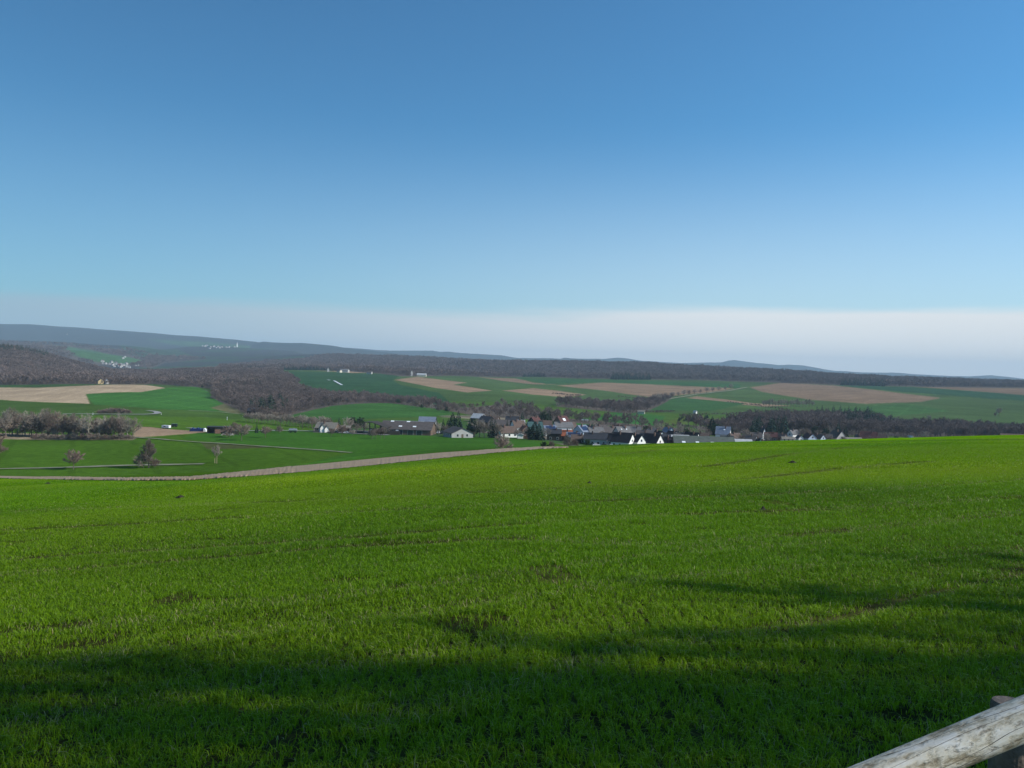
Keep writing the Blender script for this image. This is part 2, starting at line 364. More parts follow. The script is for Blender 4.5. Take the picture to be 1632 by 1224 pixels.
# near field (the young corn the viewer stands beside)
EDGE = [(-900,752),(-500,757),(0,762.5),(100,764.5),(200,766.5),(300,766),(400,759.5),(480,753),(600,741.5),(700,731),(800,721),(860,716),(905,714),(1000,711.6)]
near_poly = [tuple(p) for p in Gs(EDGE)] + px_d([(1200,285),(1400,292),(1632,302),(2150,310)]) + [(900, 100), (900,-900), (-900,-900), (-900, 120)]
near_poly = np.array(near_poly)
kn = inside(near_poly, gx, gy); 
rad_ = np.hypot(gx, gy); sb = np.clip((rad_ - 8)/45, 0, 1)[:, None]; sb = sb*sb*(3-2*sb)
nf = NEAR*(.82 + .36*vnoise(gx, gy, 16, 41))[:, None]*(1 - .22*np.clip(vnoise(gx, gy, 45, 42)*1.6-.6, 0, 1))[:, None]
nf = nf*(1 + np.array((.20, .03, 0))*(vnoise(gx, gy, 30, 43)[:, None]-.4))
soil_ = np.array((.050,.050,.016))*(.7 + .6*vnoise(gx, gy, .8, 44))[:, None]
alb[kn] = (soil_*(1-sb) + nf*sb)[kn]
STRIP = [(905,713.4),(860,712.6),(800,715.2),(700,721.6),(600,730.6),(480,742.1),(400,751.6),(300,761.6),(200,762.9),(100,760.6),(0,758.6),(-500,753)]
LIME = (.075,.145,.016)
paint([(60,663),(330,665),(450,676),(520,684),(430,684.5),(300,682.5),(215,679),(60,670)], LIME)
paint([(330,684.5),(430,686),(600,690),(760,697),(860,703),(905,712),(800,714),(600,729),(480,741),(560,722),(420,711),(290,699)], (.046,.125,.015))
paint([(320,706),(400,709),(440,712),(395,715),(330,716)], (.075,.085,.03))
paint([(212,697.5),(215,680),(240,680.5),(270,684),(335,688),(300,691.5),(260,694.5)], BROWN, soil=True)
paint([(-300,689),(0,690),(60,691),(150,695),(220,697),(210,701.5),(0,699.5),(-300,700)], (.27,.215,.14))
paint([(-400,619),(0,617.5),(60,618),(140,614.5),(230,613.5),(264,618.5),(225,625),(137,628),(143,643.5),(70,641),(0,637),(-400,637)], TAN, soil=True)
paint([(-400,611),(0,613),(90,612.5),(140,612.5),(60,617),(0,616.5),(-400,618)], (.045,.095,.03))
paint([(264,618.5),(310,616),(338,628),(360,640),(400,657),(250,652),(150,645),(137,628),(225,625)], (.048,.14,.026))
paint([(335,650),(358,643),(402,658),(378,659)], (.13,.125,.06))
paint([(452,664),(480,655),(530,646),(620,642.5),(680,650),(728,658),(700,663),(600,667),(500,670),(460,668)], (.045,.12,.026))
paint([(700,664.5),(760,662),(778,663.5),(816,663),(838,666),(812,670),(780,670),(740,667)], (.20,.17,.12), soil=True)
paint([(460,592),(640,598),(625,606),(640,614),(700,626),(730,650),(640,640),(520,628),(480,612),(470,602)], (.032,.082,.034))
paint([(628,605.5),(665,600.5),(745,610),(722,613),(785,622.5),(745,625.5),(695,618.5),(668,613)], BROWN*.95, soil=True)
paint([(500,590.5),(560,592),(600,594),(560,594.5)], BROWN, soil=True)
paint([(800,622.5),(850,618.5),(935,629),(900,633),(850,629)], BROWN*.95, soil=True)
paint([(762,601),(820,603),(850,610),(890,612.5),(850,612.5),(800,607)], BROWN*.75, soil=True)
paint([(886,614.5),(960,609.5),(1090,613),(1172,618.5),(1150,623),(1065,632),(1040,633.5),(960,622)], BROWN*.85, soil=True)
paint([(1073,637.5),(1110,631.5),(1160,637),(1200,642.5),(1262,647),(1215,648),(1150,642.5)], BROWN*.9, soil=True)
paint([(1195,617.5),(1245,609.5),(1330,614.5),(1430,626),(1500,634),(1470,640),(1380,643.5),(1290,637),(1215,624.5)], BROWN*.75, soil=True)
paint([(1330,614),(1450,617),(1540,623),(1650,630),(1650,640),(1560,634),(1430,624)], (.028,.075,.034))
paint([(1455,616.5),(1550,617.5),(1900,622),(1900,634),(1632,629.5),(1540,622.5)], BROWN*.62, soil=True)
paint([(1395,646),(1450,644),(1515,655),(1460,660),(1400,664),(1330,652)], (.050,.115,.032))
paint([(1050,676),(1085,664),(1115,659.5),(1125,665),(1090,676)], (.09,.125,.03))
paint([(870,675),(990,655),(1060,663),(1050,682),(900,684)], (.040,.125,.028))
paint([(960,640),(1080,633),(1190,643),(1130,655),(1000,652)], (.042,.105,.032))
paint([(820,603),(1180,612),(1180,619),(960,609.5),(870,612)], (.036,.10,.032))
# village ground: gardens and yards
kv = inside(np.array(px_d([(500,455),(700,445),(860,450),(900,400),(1060,400),(1240,420),(1420,540),(1420,700),(1240,700),(1150,640),(900,650),(740,660),(720,520),(500,520)])), gx, gy)
alb[kv] = np.where((n2[kv] + .4*n1[kv])[:, None] > .72, np.array((.15,.13,.10)), np.array((.05,.10,.03)))
# woods: leaf litter on the ground
FOREST = {}
def wood(name, poly): FOREST[name] = np.array(poly, float); paint(poly, LIT, world=True)
fw_ = lambda pts: [tuple(p) for p in Gs(pts)]
wood('left_hill', fw_([(-700,610),(-300,612),(0,613.5),(60,613),(120,612),(170,612.5),(215,613)]) + px_d([(235,1250),(240,2100),(190,2050),(120,2080),(0,2080),(-300,2060),(-700,2060)]))
wood('low_hill', fw_([(190,612.3),(240,612),(275,614),(320,617.5),(345,622)]) + px_d([(450,1450),(450,2350),(380,2500),(300,2500),(200,2400),(200,1250)]))
wood('gully', fw_([(335,633),(352,641),(378,652),(398,661),(420,668),(445,668),(470,660),(500,653),(530,647),(570,643.5),(620,642.5),(665,648),(700,652),(728,657),(735,654),(700,646),(660,640),(600,634),(530,630),(480,622),(474,608),(460,600),(430,596),(385,592),(370,590)]) + px_d([(360,2150),(340,1400)]) + fw_([(340,624)]))
wood('ridge', fw_([(365,590.3),(430,589.5),(520,590.3),(560,592),(600,595),(640,600),(665,600),(720,599),(765,600.5),(850,600),(920,603.5),(1000,604.5),(1100,606),(1170,608),(1245,610),(1330,613.5),(1455,616.5),(1550,617.5),(1800,620)]) + px_d([(2100,2900),(2100,3900),(1632,3800),(1200,3800),(1000,4000),(800,4000),(680,4300),(540,4200),(420,3600),(350,3000),(345,2500)]))
wood('valley', px_d([(1090,800),(1150,790),(1200,960),(1250,1060),(1300,1080),(1385,1040),(1440,960),(1500,950),(1560,930),(1650,910),(1950,900),(1950,700),(1650,690),(1500,700),(1420,720),(1330,730),(1230,720),(1150,700)]))
ledge = fw_([(885,648),(960,655),(1000,659),(1030,656),(1050,647),(1075,632),(1040,641),(1000,645),(960,645),(900,643)])
wood('field_copse', ledge)
wood('village_edge', px_d([(690,850),(760,900),(800,960),(850,900),(900,800),(1000,760),(1100,740),(1100,690),(950,700),(850,720),(760,760)]))
wood('valley_far', px_d([(-500,3000),(240,3150),(260,3700),(330,4000),(200,4700),(-500,5000)]) )

paint([(88,551),(110,553),(150,559),(190,567),(235,577),(200,581),(165,578),(140,574),(115,565)], (.06,.13,.05), var=.2)
paint([(230,540),(330,545),(400,551),(390,556),(300,552)], (.055,.11,.05), var=.2)
paint([(190,551),(280,556),(310,568),(240,572),(200,562)], (.05,.08,.05), var=.3)

# tractor lines in the near field, laid where they run over the ground
TR = [[(560,757),(816,743.5),(936,728.5),(1060,716)], [(1126,744),(1200,733),(1266,723),(1350,713)],
      [(0,816),(390,802),(816,784),(966,776),(1136,767.5),(1206,762.5),(1330,748),(1480,735)],
      [(0,846),(275,831),(575,816),(816,805),(1016,796),(1196,790),(1416,780),(1632,765)],
      [(0,893),(300,875),(500,862),(816,838),(1086,821),(1316,812),(1632,793)],
      [(0,918),(300,893),(550,872),(816,860),(1090,872),(1281,853),(1632,818)],
      [(0,1010),(100,1000),(245,990),(350,971),(560,950),(816,915),(900,905),(1000,890),(1300,868)],
      [(100,1060),(400,1010),(700,975),(1000,930),(1300,905),(1632,880)],
      [(600,1150),(800,1100),(1000,1040),(1181,1016),(1354,984),(1426,960),(1632,915)],
      [(0,1165),(300,1110),(560,1060),(820,1030)]]
TRW = [(np.array([G(a, b)[:2] for a, b in t]), w) for t, w in zip(TR, (.55,.55,.50,.42,.34,.28,.15,.12,.14,.11))]
def trackdist(x, y):
    best = np.full(x.shape, 9.)
    for pl, w in TRW:
        wob = (vnoise(x, y, 3.1, 21) - .5) * .35
        for i in range(len(pl)-1):
            a, b = pl[i], pl[i+1]; d = b - a; L = d @ d
            t = np.clip(((x-a[0])*d[0] + (y-a[1])*d[1]) / L, 0, 1)
            dd = np.hypot(x - a[0] - t*d[0], y - a[1] - t*d[1])
            best = np.minimum(best, abs(dd + wob*.5) / w)
    return best
def banddist(x, y):
    best = np.full(x.shape, 9.)
    for pl in (TRW[4][0], TRW[5][0], TRW[7][0]):
        for i in range(len(pl)-1):
            a, b = pl[i], pl[i+1]; d = b - a; t = np.clip(((x-a[0])*d[0] + (y-a[1])*d[1]) / (d @ d), 0, 1)
            best = np.minimum(best, np.hypot(x - a[0] - t*d[0], y - a[1] - t*d[1]))
    return np.exp(-((best - .7)/.75)**2)*np.clip(vnoise(x, y, 5, 61)*2.2 - .35, 0, 1)*np.clip((4-x)/14, 0, 1)
idx = np.nonzero(kn & (gx**2 + gy**2 < 330**2) & front)[0]
td = trackdist(gx[idx], gy[idx]); ton = np.clip(1.8 - td, 0, 1) * np.clip(vnoise(gx[idx], gy[idx], 7, 31)*3-.9, 0, 1)
alb[idx] = alb[idx]*(1-.72*ton)[:, None] + np.array((.060,.055,.018))*(.72*ton)[:, None]
alb[idx] *= (1 - .40*banddist(gx[idx], gy[idx]))[:, None]
ff = np.arange(nR-1)[:, None]*nT + np.arange(nT-1)[None]; ff = ff.ravel()
quads = np.stack([ff, ff+nT, ff+nT+1, ff+1], 1)
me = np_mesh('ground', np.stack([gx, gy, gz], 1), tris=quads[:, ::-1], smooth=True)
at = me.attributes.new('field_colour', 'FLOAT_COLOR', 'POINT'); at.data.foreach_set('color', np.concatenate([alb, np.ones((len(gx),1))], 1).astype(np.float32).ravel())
at = me.attributes.new('grassy', 'FLOAT', 'POINT'); at.data.foreach_set('value', grassy.astype(np.float32))
gm = bpy.data.materials.new('ground'); gm.use_nodes = True; nt = gm.node_tree; L = nt.links.new; b = nt.nodes['Principled BSDF']
b.inputs['Roughness'].default_value = 1; b.inputs['Specular IOR Level'].default_value = 0
av = nt.nodes.new('ShaderNodeAttribute'); av.attribute_name = 'field_colour'
geo = nt.nodes.new('ShaderNodeNewGeometry')
mul = None
for sc_, lo, hi, dt in ((4.0, .62, 1.38, 6), (.35, .80, 1.20, 5), (.02, .86, 1.14, 4)):
    no = nt.nodes.new('ShaderNodeTexNoise'); no.inputs['Scale'].default_value = sc_; no.inputs['Detail'].default_value = dt
    L(geo.outputs['Position'], no.inputs['Vector'])
    mr = nt.nodes.new('ShaderNodeMapRange'); mr.inputs['From Min'].default_value = .3; mr.inputs['From Max'].default_value = .7
    mr.inputs['To Min'].default_value = lo; mr.inputs['To Max'].default_value = hi; L(no.outputs['Fac'], mr.inputs['Value'])
    if mul is None: mul = mr.outputs[0]; hgt = no.outputs['Fac']
    else:
        mm = nt.nodes.new('ShaderNodeMath'); mm.operation = 'MULTIPLY'; L(mul, mm.inputs[0]); L(mr.outputs[0], mm.inputs[1]); mul = mm.outputs[0]
vm = nt.nodes.new('ShaderNodeVectorMath'); vm.operation = 'SCALE'; L(av.outputs['Color'], vm.inputs[0]); L(mul, vm.inputs['Scale'])
L(vm.outputs[0], b.inputs['Base Color'])
bp = nt.nodes.new('ShaderNodeBump'); bp.inputs['Strength'].default_value = .5; bp.inputs['Distance'].default_value = .12
L(hgt, bp.inputs['Height']); L(bp.outputs[0], b.inputs['Normal'])
me.materials.append(gm)
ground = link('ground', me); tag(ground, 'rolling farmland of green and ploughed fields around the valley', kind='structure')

#PART2
# ------------------------------------------------------------------ paths and roads, thin sheets on the ground
def ribbon(name, pts, w, material, label, dz=.06, jit=0):
    p = np.array([G(a, b)[:2] for a, b in pts]); out = [p[0]]
    for i in range(len(p)-1):
        n = max(2, int(np.hypot(*(p[i+1]-p[i])) / 3))
        for k in range(1, n+1): out.append(p[i] + (p[i+1]-p[i])*k/n)
    q = np.array(out)
    for _ in range(6): q[1:-1] = (q[:-2] + q[1:-1] + q[2:])/3
    d = np.gradient(q, axis=0); d /= np.hypot(d[:,0], d[:,1])[:,None]; nrm = np.stack([-d[:,1], d[:,0]], 1)
    ww = w*(1 + jit*(vnoise(q[:,0], q[:,1], 6, 11)-.5))[:, None]
    a = q + nrm*ww/2; c = q - nrm*ww/2; n = len(q)
    co = np.concatenate([np.column_stack([v, H(v[:,0], v[:,1]) + dz + .0006*np.hypot(v[:,0], v[:,1])]) for v in (a, (a+c)/2, c)])
    k = np.arange(n-1); t = np.concatenate([np.stack([k, k+1, k+1+n, k+n], 1), np.stack([k+n, k+n+1, k+1+2*n, k+2*n], 1)])
    return tag(link(name, np_mesh(name, co, tris=t[:, ::-1], mats=[material])), label, kind='structure')
ribbon('path', [(-200,750),(0,748),(60,746.8),(120,745.3),(190,742.5),(250,741.5),(325,740)], 3.6, M['track'], 'pale farm track below the small apple tree', jit=.6)
ribbon('path', [(208,697),(250,700),(290,703.5),(350,707),(420,712),(500,717),(560,722)], 2.2, M['track'], 'thin grassy path crossing the valley field', jit=.6)
ribbon('road', [(100,660.5),(150,660.5),(205,661),(240,661),(252,659.5),(250,656.5),(236,655)], 5, M['tar'], 'narrow pale lane curving round the bare thicket')
ribbon('road', [(300,682.5),(345,686),(400,687.5),(436,686.5),(500,687.5),(520,688.5),(570,692),(620,694)], 4.5, M['tar'], 'pale lane leading past the farm')
ribbon('path', [(300,655),(345,656.5),(390,661),(400,662)], 4, M['track'], 'faint pale path across the green slope', jit=.5)
ribbon('road', [(1038,640),(1055,638),(1080,634),(1110,629),(1160,623.5),(1190,618)], 7, M['track'], 'pale field road climbing beside the row of bare trees')
ribbon('path', [(700,664),(730,663),(756,663)], 5, M['track'], 'pale track behind the dark conifers')

def strip_sheet():
    lo = sorted(EDGE[1:-1]); hi = sorted(STRIP); px = np.linspace(-480, 906, 900); lx, ly = zip(*lo); hx, hyy = zip(*hi)
    rr = np.random.RandomState(2); A = np.array([G(a, np.interp(a, lx, ly) + .25*rr.randn())[:2] for a in px]); B = np.array([G(a, np.interp(a, hx, hyy))[:2] for a in px])
    rows = [A + (B-A)*t for t in (0, .05, .2, .35, .5, .65, .8, .95, 1)]; co = []
    for i, q in enumerate(rows):
        z = H(q[:,0], q[:,1]) + (.11 + rr.rand(len(q))*.05 if 0 < i < 8 else .05); co.append(np.column_stack([q, z]))
    n = len(px); k = np.arange(n-1); t = np.concatenate([np.stack([k+j*n, k+1+j*n, k+1+(j+1)*n, k+(j+1)*n], 1) for j in range(8)])
    m_ = mat('ploughed_soil', (.24,.165,.10), col2=(.40,.295,.19), scale=1.3, bump=.8)
    tag(link('path', np_mesh('path', np.concatenate(co), tris=t, mats=[m_])), 'strip of bare ploughed earth along the far edge of the near field', kind='structure')
strip_sheet()
for i, (px, py, sz) in enumerate([(288,794,.17),(1263,738,.17),(76,771,.2),(940,771,.09),(1216,813,.07)]):
    g_ = G(px, py); r9 = np.random.RandomState(60+i); mb = MB(); n_ = 14; v_ = [(0,0,.26*sz+.08)]
    for q_, (rr_, zz_) in enumerate([(.45,.24),(.85,.10),(1.1,-.06)]): v_ += [(rr_*sz*(1+.25*r9.randn())*math.cos(2*PI*a/n_), rr_*sz*(1+.2*r9.randn())*math.sin(2*PI*a/n_), zz_*sz*2*(1+.3*r9.rand())) for a in range(n_)]
    f_ = [(0, 1+a, 1+(a+1) % n_) for a in range(n_)] + [(1+q_*n_+a, 1+(q_+1)*n_+a, 1+(q_+1)*n_+(a+1) % n_, 1+q_*n_+(a+1) % n_) for q_ in range(2) for a in range(n_)]
    o = mb.add(v_, f_).build('molehill', mat('dark_earth', (.035,.027,.018), var=.3, scale=8) if i == 0 else bpy.data.materials['dark_earth'], loc=g_)
    tag(o, ['dark molehill in the left half of the near field','dark molehill near the crest in the right half of the field','small molehill at the left end below the ploughed strip','tiny dark molehill in the middle of the near field','tiny dark molehill in the right half, nearest to the viewer'][i], 'molehill', 'molehills in the near field')

# ------------------------------------------------------------------ trees
def tree_geo(h, cw, seed, trunk=.25, limbs=9, subs=5, twigs=1200, tw=.05, tl=.9, shape='round', tr=None, base=.25):
    """returns limbs mesh builder and a twig vertex/triangle array"""
    r = np.random.RandomState(seed); mb = MB(); tr = tr or h*.022
    P0 = np.array([0, 0, -.3]); tips = []
    lean = r.normal(0, .03, 2)*h
    top = np.array([lean[0], lean[1], h*(.55 if shape == 'round' else .8)])
    mid = np.array([lean[0]*.3 + r.normal(0,.01)*h, lean[1]*.3, h*trunk])
    mb.tube(P0, mid, tr*1.25, tr*.9, 6); mb.tube(mid, top, tr*.9, tr*.3, 5)
    segs = []
    for i in range(limbs):
        t = (i + r.rand()*.6)/limbs; az = i*2.4 + r.rand(); st = mid + (top-mid)*t*.85
        if shape == 'round': el = .35 + t*.95; ln = cw*.5*(1.05 - .2*t)
        elif shape == 'tall': el = .75 + .45*t; ln = h*.42*(1-.35*t)
        else: el = .5 + .5*t; ln = cw*.5
        d = np.array([math.cos(az)*math.cos(el), math.sin(az)*math.cos(el), math.sin(el)])
        if shape == 'tall': d[:2] *= min(1, cw*.5/(ln*math.cos(el)))*(.58 + .5*math.sin(PI*min(1, t*1.1)))
        k = st + d*ln*.5 + r.normal(0,.03,3)*ln; e = k + (d + np.array([0,0,.25]))*ln*.5
        mb.tube(st, k, tr*.5, tr*.34, 4, cap=False); mb.tube(k, e, tr*.34, tr*.12, 4, cap=False)
        segs += [(st+(k-st)*.4, k), (k, e)]
        for j in range(subs):
            u = .3 + .7*(j+r.rand())/subs; s0 = st + (e-st)*u if u < .5 else k + (e-k)*(u-.5)*2
            dd = d*.5 + r.normal(0, .6, 3); dd[2] = abs(dd[2])*.8 + .1; dd /= np.linalg.norm(dd)
            s1 = s0 + dd*ln*.42*(1.2-u*.4); mb.tube(s0, s1, tr*.2, tr*.06, 3, cap=False); segs.append((s0, s1)); segs.append((s0, s1))
    A = np.array([s[0] for s in segs]); B = np.array([s[1] for s in segs])
    k = r.randint(0, len(segs), twigs); t = r.rand(twigs, 1)**.7
    o = A[k] + (B[k]-A[k])*t
    d = (B[k]-A[k]); d /= np.linalg.norm(d, axis=1)[:, None]; d = d + r.normal(0, .75, (twigs, 3)); d[:, 2] += .25
    d /= np.linalg.norm(d, axis=1)[:, None]
    l = tl*(.5 + r.rand(twigs, 1)); wv = np.cross(d, r.normal(0, 1, (twigs, 3))); wv /= np.linalg.norm(wv, axis=1)[:, None]
    w = tw*(.6 + .8*r.rand(twigs, 1))
    v = np.stack([o - wv*w, o + wv*w, o + d*l + np.array([0,0,-.03])*l], 1).reshape(-1, 3)
    return mb, v, np.arange(3*twigs).reshape(-1, 3)
def conifer_geo(h, w, seed, tiers=12, per=46, ll=.5):
    r = np.random.RandomState(seed); mb = MB(); mb.tube((0,0,-.3), (0,0,h*.97), h*.02, h*.004, 5)
    n = tiers*per; t = (np.arange(n)/n + r.normal(0, .015, n)).clip(0.02, .99); z = h*(.06 + .92*t)
    rad = w*.5*(1-t)**.8*(.72 + .45*r.rand(n)); az = r.rand(n)*2*PI
    q = (.25 + .75*r.rand(n)**.5); c = np.stack([np.cos(az)*rad*q, np.sin(az)*rad*q, z - rad*q*.35], 1)
    d = np.stack([np.cos(az), np.sin(az), -.45 + r.normal(0,.25,n)], 1)+r.normal(0,.25,(n,3)); d /= np.linalg.norm(d, axis=1)[:, None]
    s = np.cross(d, r.normal(0, 1, (n, 3))); s /= np.linalg.norm(s, axis=1)[:, None]
    L_ = (ll*w*.5*(.5+.6*r.rand(n)) * (1.15-t))[:, None]
    v = np.stack([c - s*L_*.45, c + s*L_*.45, c + d*L_*1.1], 1).reshape(-1, 3)
    return mb, v, np.arange(3*n).reshape(-1, 3)
def crown_mesh(name, v, t, m_): return np_mesh(name, v, tris=t, mats=[m_])
def one_mesh(name, mb, v, t, m1, m2):
    # trunk and twigs in a single mesh for woods that read as one mass
    me = bpy.data.meshes.new(name); n = len(mb.v)
    f = [tuple(q) for q in mb.f] + [tuple(int(i)+n for i in q) for q in t]
    me.from_pydata([tuple(map(float,p)) for p in mb.v] + [tuple(map(float,p)) for p in v], [], f)
    me.polygons.foreach_set('material_index', [0]*len(mb.f) + [1]*len(t)); me.materials.append(m1); me.materials.append(m2); me.update(); return me
VAR = {}
def variant(key, kind, h, w, mt, seed, bark='bark', **k):
    g = tree_geo(h, w, seed, **k) if kind == 'bare' else conifer_geo(h, w, seed, **k)
    VAR[key] = (g[0].mesh('trunk', M[bark]), crown_mesh('crown', g[1], g[2], M[mt]), h)
variant('apple0','bare', 5, 6.2, 'twig', 1, twigs=5200, tw=.034, tl=.55, trunk=.33, limbs=13)
variant('apple1','bare', 5, 6.6, 'twig_red', 2, twigs=5200, tw=.034, tl=.55, trunk=.36, limbs=14)
variant('apple2','bare', 5, 5.4, 'twig_grey', 3, twigs=2800, tw=.028, tl=.6, trunk=.38, limbs=9)
variant('tall0','bare', 12, 6.5, 'twig', 4, twigs=3400, tw=.028, tl=1.1, shape='tall', limbs=14, trunk=.14)
variant('tall1','bare', 12, 7.5, 'twig_grey', 5, twigs=3400, tw=.028, tl=1.1, shape='tall', limbs=13, trunk=.18)
variant('tall2','bare', 12, 5.5, 'twig_red', 6, twigs=2800, tw=.028, tl=1.1, shape='tall', limbs=12, trunk=.16)
variant('pale0','bare', 12, 6.5, 'twig_grey', 9, bark='bark_pale', twigs=1500, tw=.028, tl=1.1, shape='tall', limbs=11, trunk=.25, tr=.28)
variant('broad0','bare', 12, 11, 'twig_grey', 7, twigs=3600, tw=.03, tl=1.2, limbs=13, trunk=.25)
variant('broad1','bare', 12, 10, 'twig', 8, twigs=3600, tw=.03, tl=1.2, limbs=12, trunk=.22)
variant('dense','bare', 12, 6.5, 'twig', 15, twigs=7500, tw=.035, tl=.9, shape='tall', limbs=20, subs=7, trunk=.17)
variant('bush0','bare', 3, 4.2, 'twig_red', 11, twigs=1500, tw=.04, tl=.8, trunk=.08, limbs=12, tr=.06)
variant('bush1','bare', 3, 4, 'twig', 12, twigs=1500, tw=.04, tl=.8, trunk=.08, limbs=12, tr=.06)
variant('bush2','bare', 3, 4, 'evergreen', 13, twigs=1500, tw=.06, tl=.7, trunk=.08, limbs=12, tr=.06)
variant('spruce0','conifer', 12, 5.5, 'needle', 21)
variant('spruce1','conifer', 12, 7.5, 'needle', 22, tiers=14)
variant('spruce2','conifer', 12, 4.2, 'needle', 23)
ORD = ['first','second','third','fourth','fifth','sixth','seventh','eighth','ninth','tenth','eleventh','twelfth','thirteenth','fourteenth','fifteenth','sixteenth','seventeenth','eighteenth','nineteenth','twentieth']
def nth(i, n): return 'leftmost' if i == 0 else 'rightmost' if i == n-1 else ORD[i] + ' from the left' if i < n/2 else ORD[n-1-i] + ' from the right'
def tree(name, key, x, y, h, label, cat='tree', group=None, wide=1.0, rz=None):
    tm, cm, hh = VAR[key]; s = h/hh
    e = bpy.data.objects.new(name, None); COL.objects.link(e); e.location = (x, y, h1(x, y)); e.empty_display_size = .5
    e.rotation_euler = (0, 0, rs.rand()*6.28 if rz is None else rz); e.scale = (s*wide, s*wide, s)
    tag(e, label, cat, group)
    link('trunk', tm, e); link('crown', cm, e); return e

# bare trees standing alone on the near slope and by the track
def at(px, py): g = G(px, py); return g[0], g[1]
x, y = at(117, 748.5); tree('apple_tree', 'apple1', x, y, 5.2, 'small bare apple tree with round spreading crown beside the pale track', group='bare trees along the farm track')
x, y = at(237, 745.5); tree('bushy_tree', 'dense', x, y, 9.0, 'tall dense bushy bare tree beside the farm track', group='bare trees along the farm track', wide=.85)
x, y = at(228, 745.5); tree('shrub', 'bush1', x, y, 4.2, 'low bare shrub at the left foot of the bushy tree', 'shrub')
x, y = at(247, 745); tree('shrub', 'bush0', x, y, 2.4, 'small red-brown shrub at the right foot of the bushy tree', 'shrub')
x, y = at(344, 738.5); t_ = tree('young_tree', 'apple2', x, y, 5.6, 'thin bare young tree tied to two pale stakes in the green field', group='bare trees along the farm track', wide=.55)
for dx in (-.7, .6):
    MB().tube((0,0,-.3), (0,0,2.6 if dx > 0 else 1.7), .09, .09, 6).build('stake', M['drygrass'], t_, loc=(dx/.62, 0, 0), scale=(1/.62,1/.62,1/1.12))
x, y = at(-14, 748); tree('bare_tree', 'apple1', x, y, 10.5, 'large reddish bare tree cut off by the left edge of the photo', wide=.75)
x, y, _ = P(802, 268); tree('shrub', 'bush1', x, y, 4.4, 'big round leafless bush beside the ploughed strip', 'shrub')
for i, (px, py, hh, k, lb) in enumerate([(868,283,2.0,'bush2','dark green bush on the field edge, left of the brown one'),(880,283,2.0,'bush0','brown bush on the field edge, right of the dark green one'),
        (907,286,2.9,'bush1','grey leafless bush at the end of the ploughed strip'),(917,288,2.5,'bush0','rust coloured leafless bush touching the grey one'),(938,290,2.4,'bush2','dark green bush below the long white-walled house')]):
    x, y, _ = P(px, py); tree('shrub', k, x, y, hh, lb, 'shrub', 'bushes along the field edge')
# orchard trees round the open shed and lane
for px, py, hh, k, w, lb in [(385,702,6.2,'apple0',1.15,'broad bare fruit tree in front of the open shed, casting a long shadow'),(423,697.5,4.6,'apple1',1.1,'round reddish bare fruit tree below the pale lane'),
        (409,690,5.6,'spruce2',.9,'small dark upright conifer beside the lane'),(366,697,4.4,'bush0',1.4,'leafless brown thicket against the shed front'),(375,692,5,'apple1',1.0,'bare fruit tree at the right corner of the shed'),
        (395,691,4.5,'apple2',1.0,'small grey fruit tree between shed and upright conifer'),(445,690,3.2,'bush1',1.0,'low bush between the round fruit tree and the tanker')]:
    x, y = at(px, py); tree('fruit_tree' if 'fruit' in lb else 'conifer' if 'conifer' in lb else 'shrub', k, x, y, hh, lb, 'shrub' if 'bush' in lb or 'thicket' in lb else 'tree', 'trees round the open shed', wide=w)
for i, (px, py, hh) in enumerate([(528,696,3.6),(545,696,5.0),(562,695.5,3.2),(593,700,4.0),(607,699,4.4),(612,699,5.4),(599,699,4.4)]):
    x, y = at(px, py); lbs = ['thin bare fruit tree below the tan farmhouse, leftmost of its row','taller bare fruit tree below the tan farmhouse with a dark trunk','thin bare fruit tree at the right end of the farmhouse row',
      'small bare fruit tree on the green field before the open barn frame','middle bare fruit tree before the open barn frame','tallest dark bare fruit tree before the open barn frame','slim bare fruit tree between two others before the open barn frame']
    tree('fruit_tree', 'apple%d' % (i % 3), x, y, hh, lbs[i], 'tree', 'bare fruit trees below the farm')
# the grove on the left
G_ = [(-30,699,13,'broad0'),(-8,698,13,'tall0'),(10,697,13,'tall1'),(19,695,14,'tall0'),(28,693,13,'broad1'),(40,694,12,'pale0'),(50,694,12,'tall0'),(58,696,12,'broad0'),(66,695,13,'tall1'),(76,697,14,'tall0'),(84,696,14,'broad1'),
 (92,697,12,'tall2'),(100,699,11,'tall2'),(108,698,12,'broad0'),(116,699,12,'tall0'),(124,699,12,'broad1'),(132,700,11,'tall1'),(141,701,12,'pale0'),(150,700,10,'tall2'),(158,700,10,'pale0'),(166,699,10.5,'tall1'),
 (173,700,10,'tall2'),(181,700,11,'tall0'),(188,699,11.5,'tall1'),(196,700,10.5,'tall2'),(203,700,10.5,'pale0'),(211,699.5,10.5,'broad0')]
kinds = {'broad0':'broad grey','broad1':'broad dark brown','tall0':'tall dark brown','tall1':'tall grey','tall2':'slender reddish','pale0':'pale-trunked'}
for i, (px, py, hh, k) in enumerate(G_):
    x, y = at(px, py); nb = 'at the outer left' if i < 4 else 'at the right tip' if i > 24 else 'left of the pair of pale trunks' if i < 9 else 'in the thick middle' if i < 17 else 'in the thinner right part'
    seen = sum(1 for j in range(i) if G_[j][3] == k and ((j < 4) == (i < 4)) and ((j > 24) == (i > 24)) and ((j < 9) == (i < 9)) and ((j < 17) == (i < 17)))
    tree('grove_tree', k, x, y, hh, '%s bare tree of the streamside grove, %s trunk' % (kinds[k], nth(i, 27)), 'tree', 'bare trees of the streamside grove')
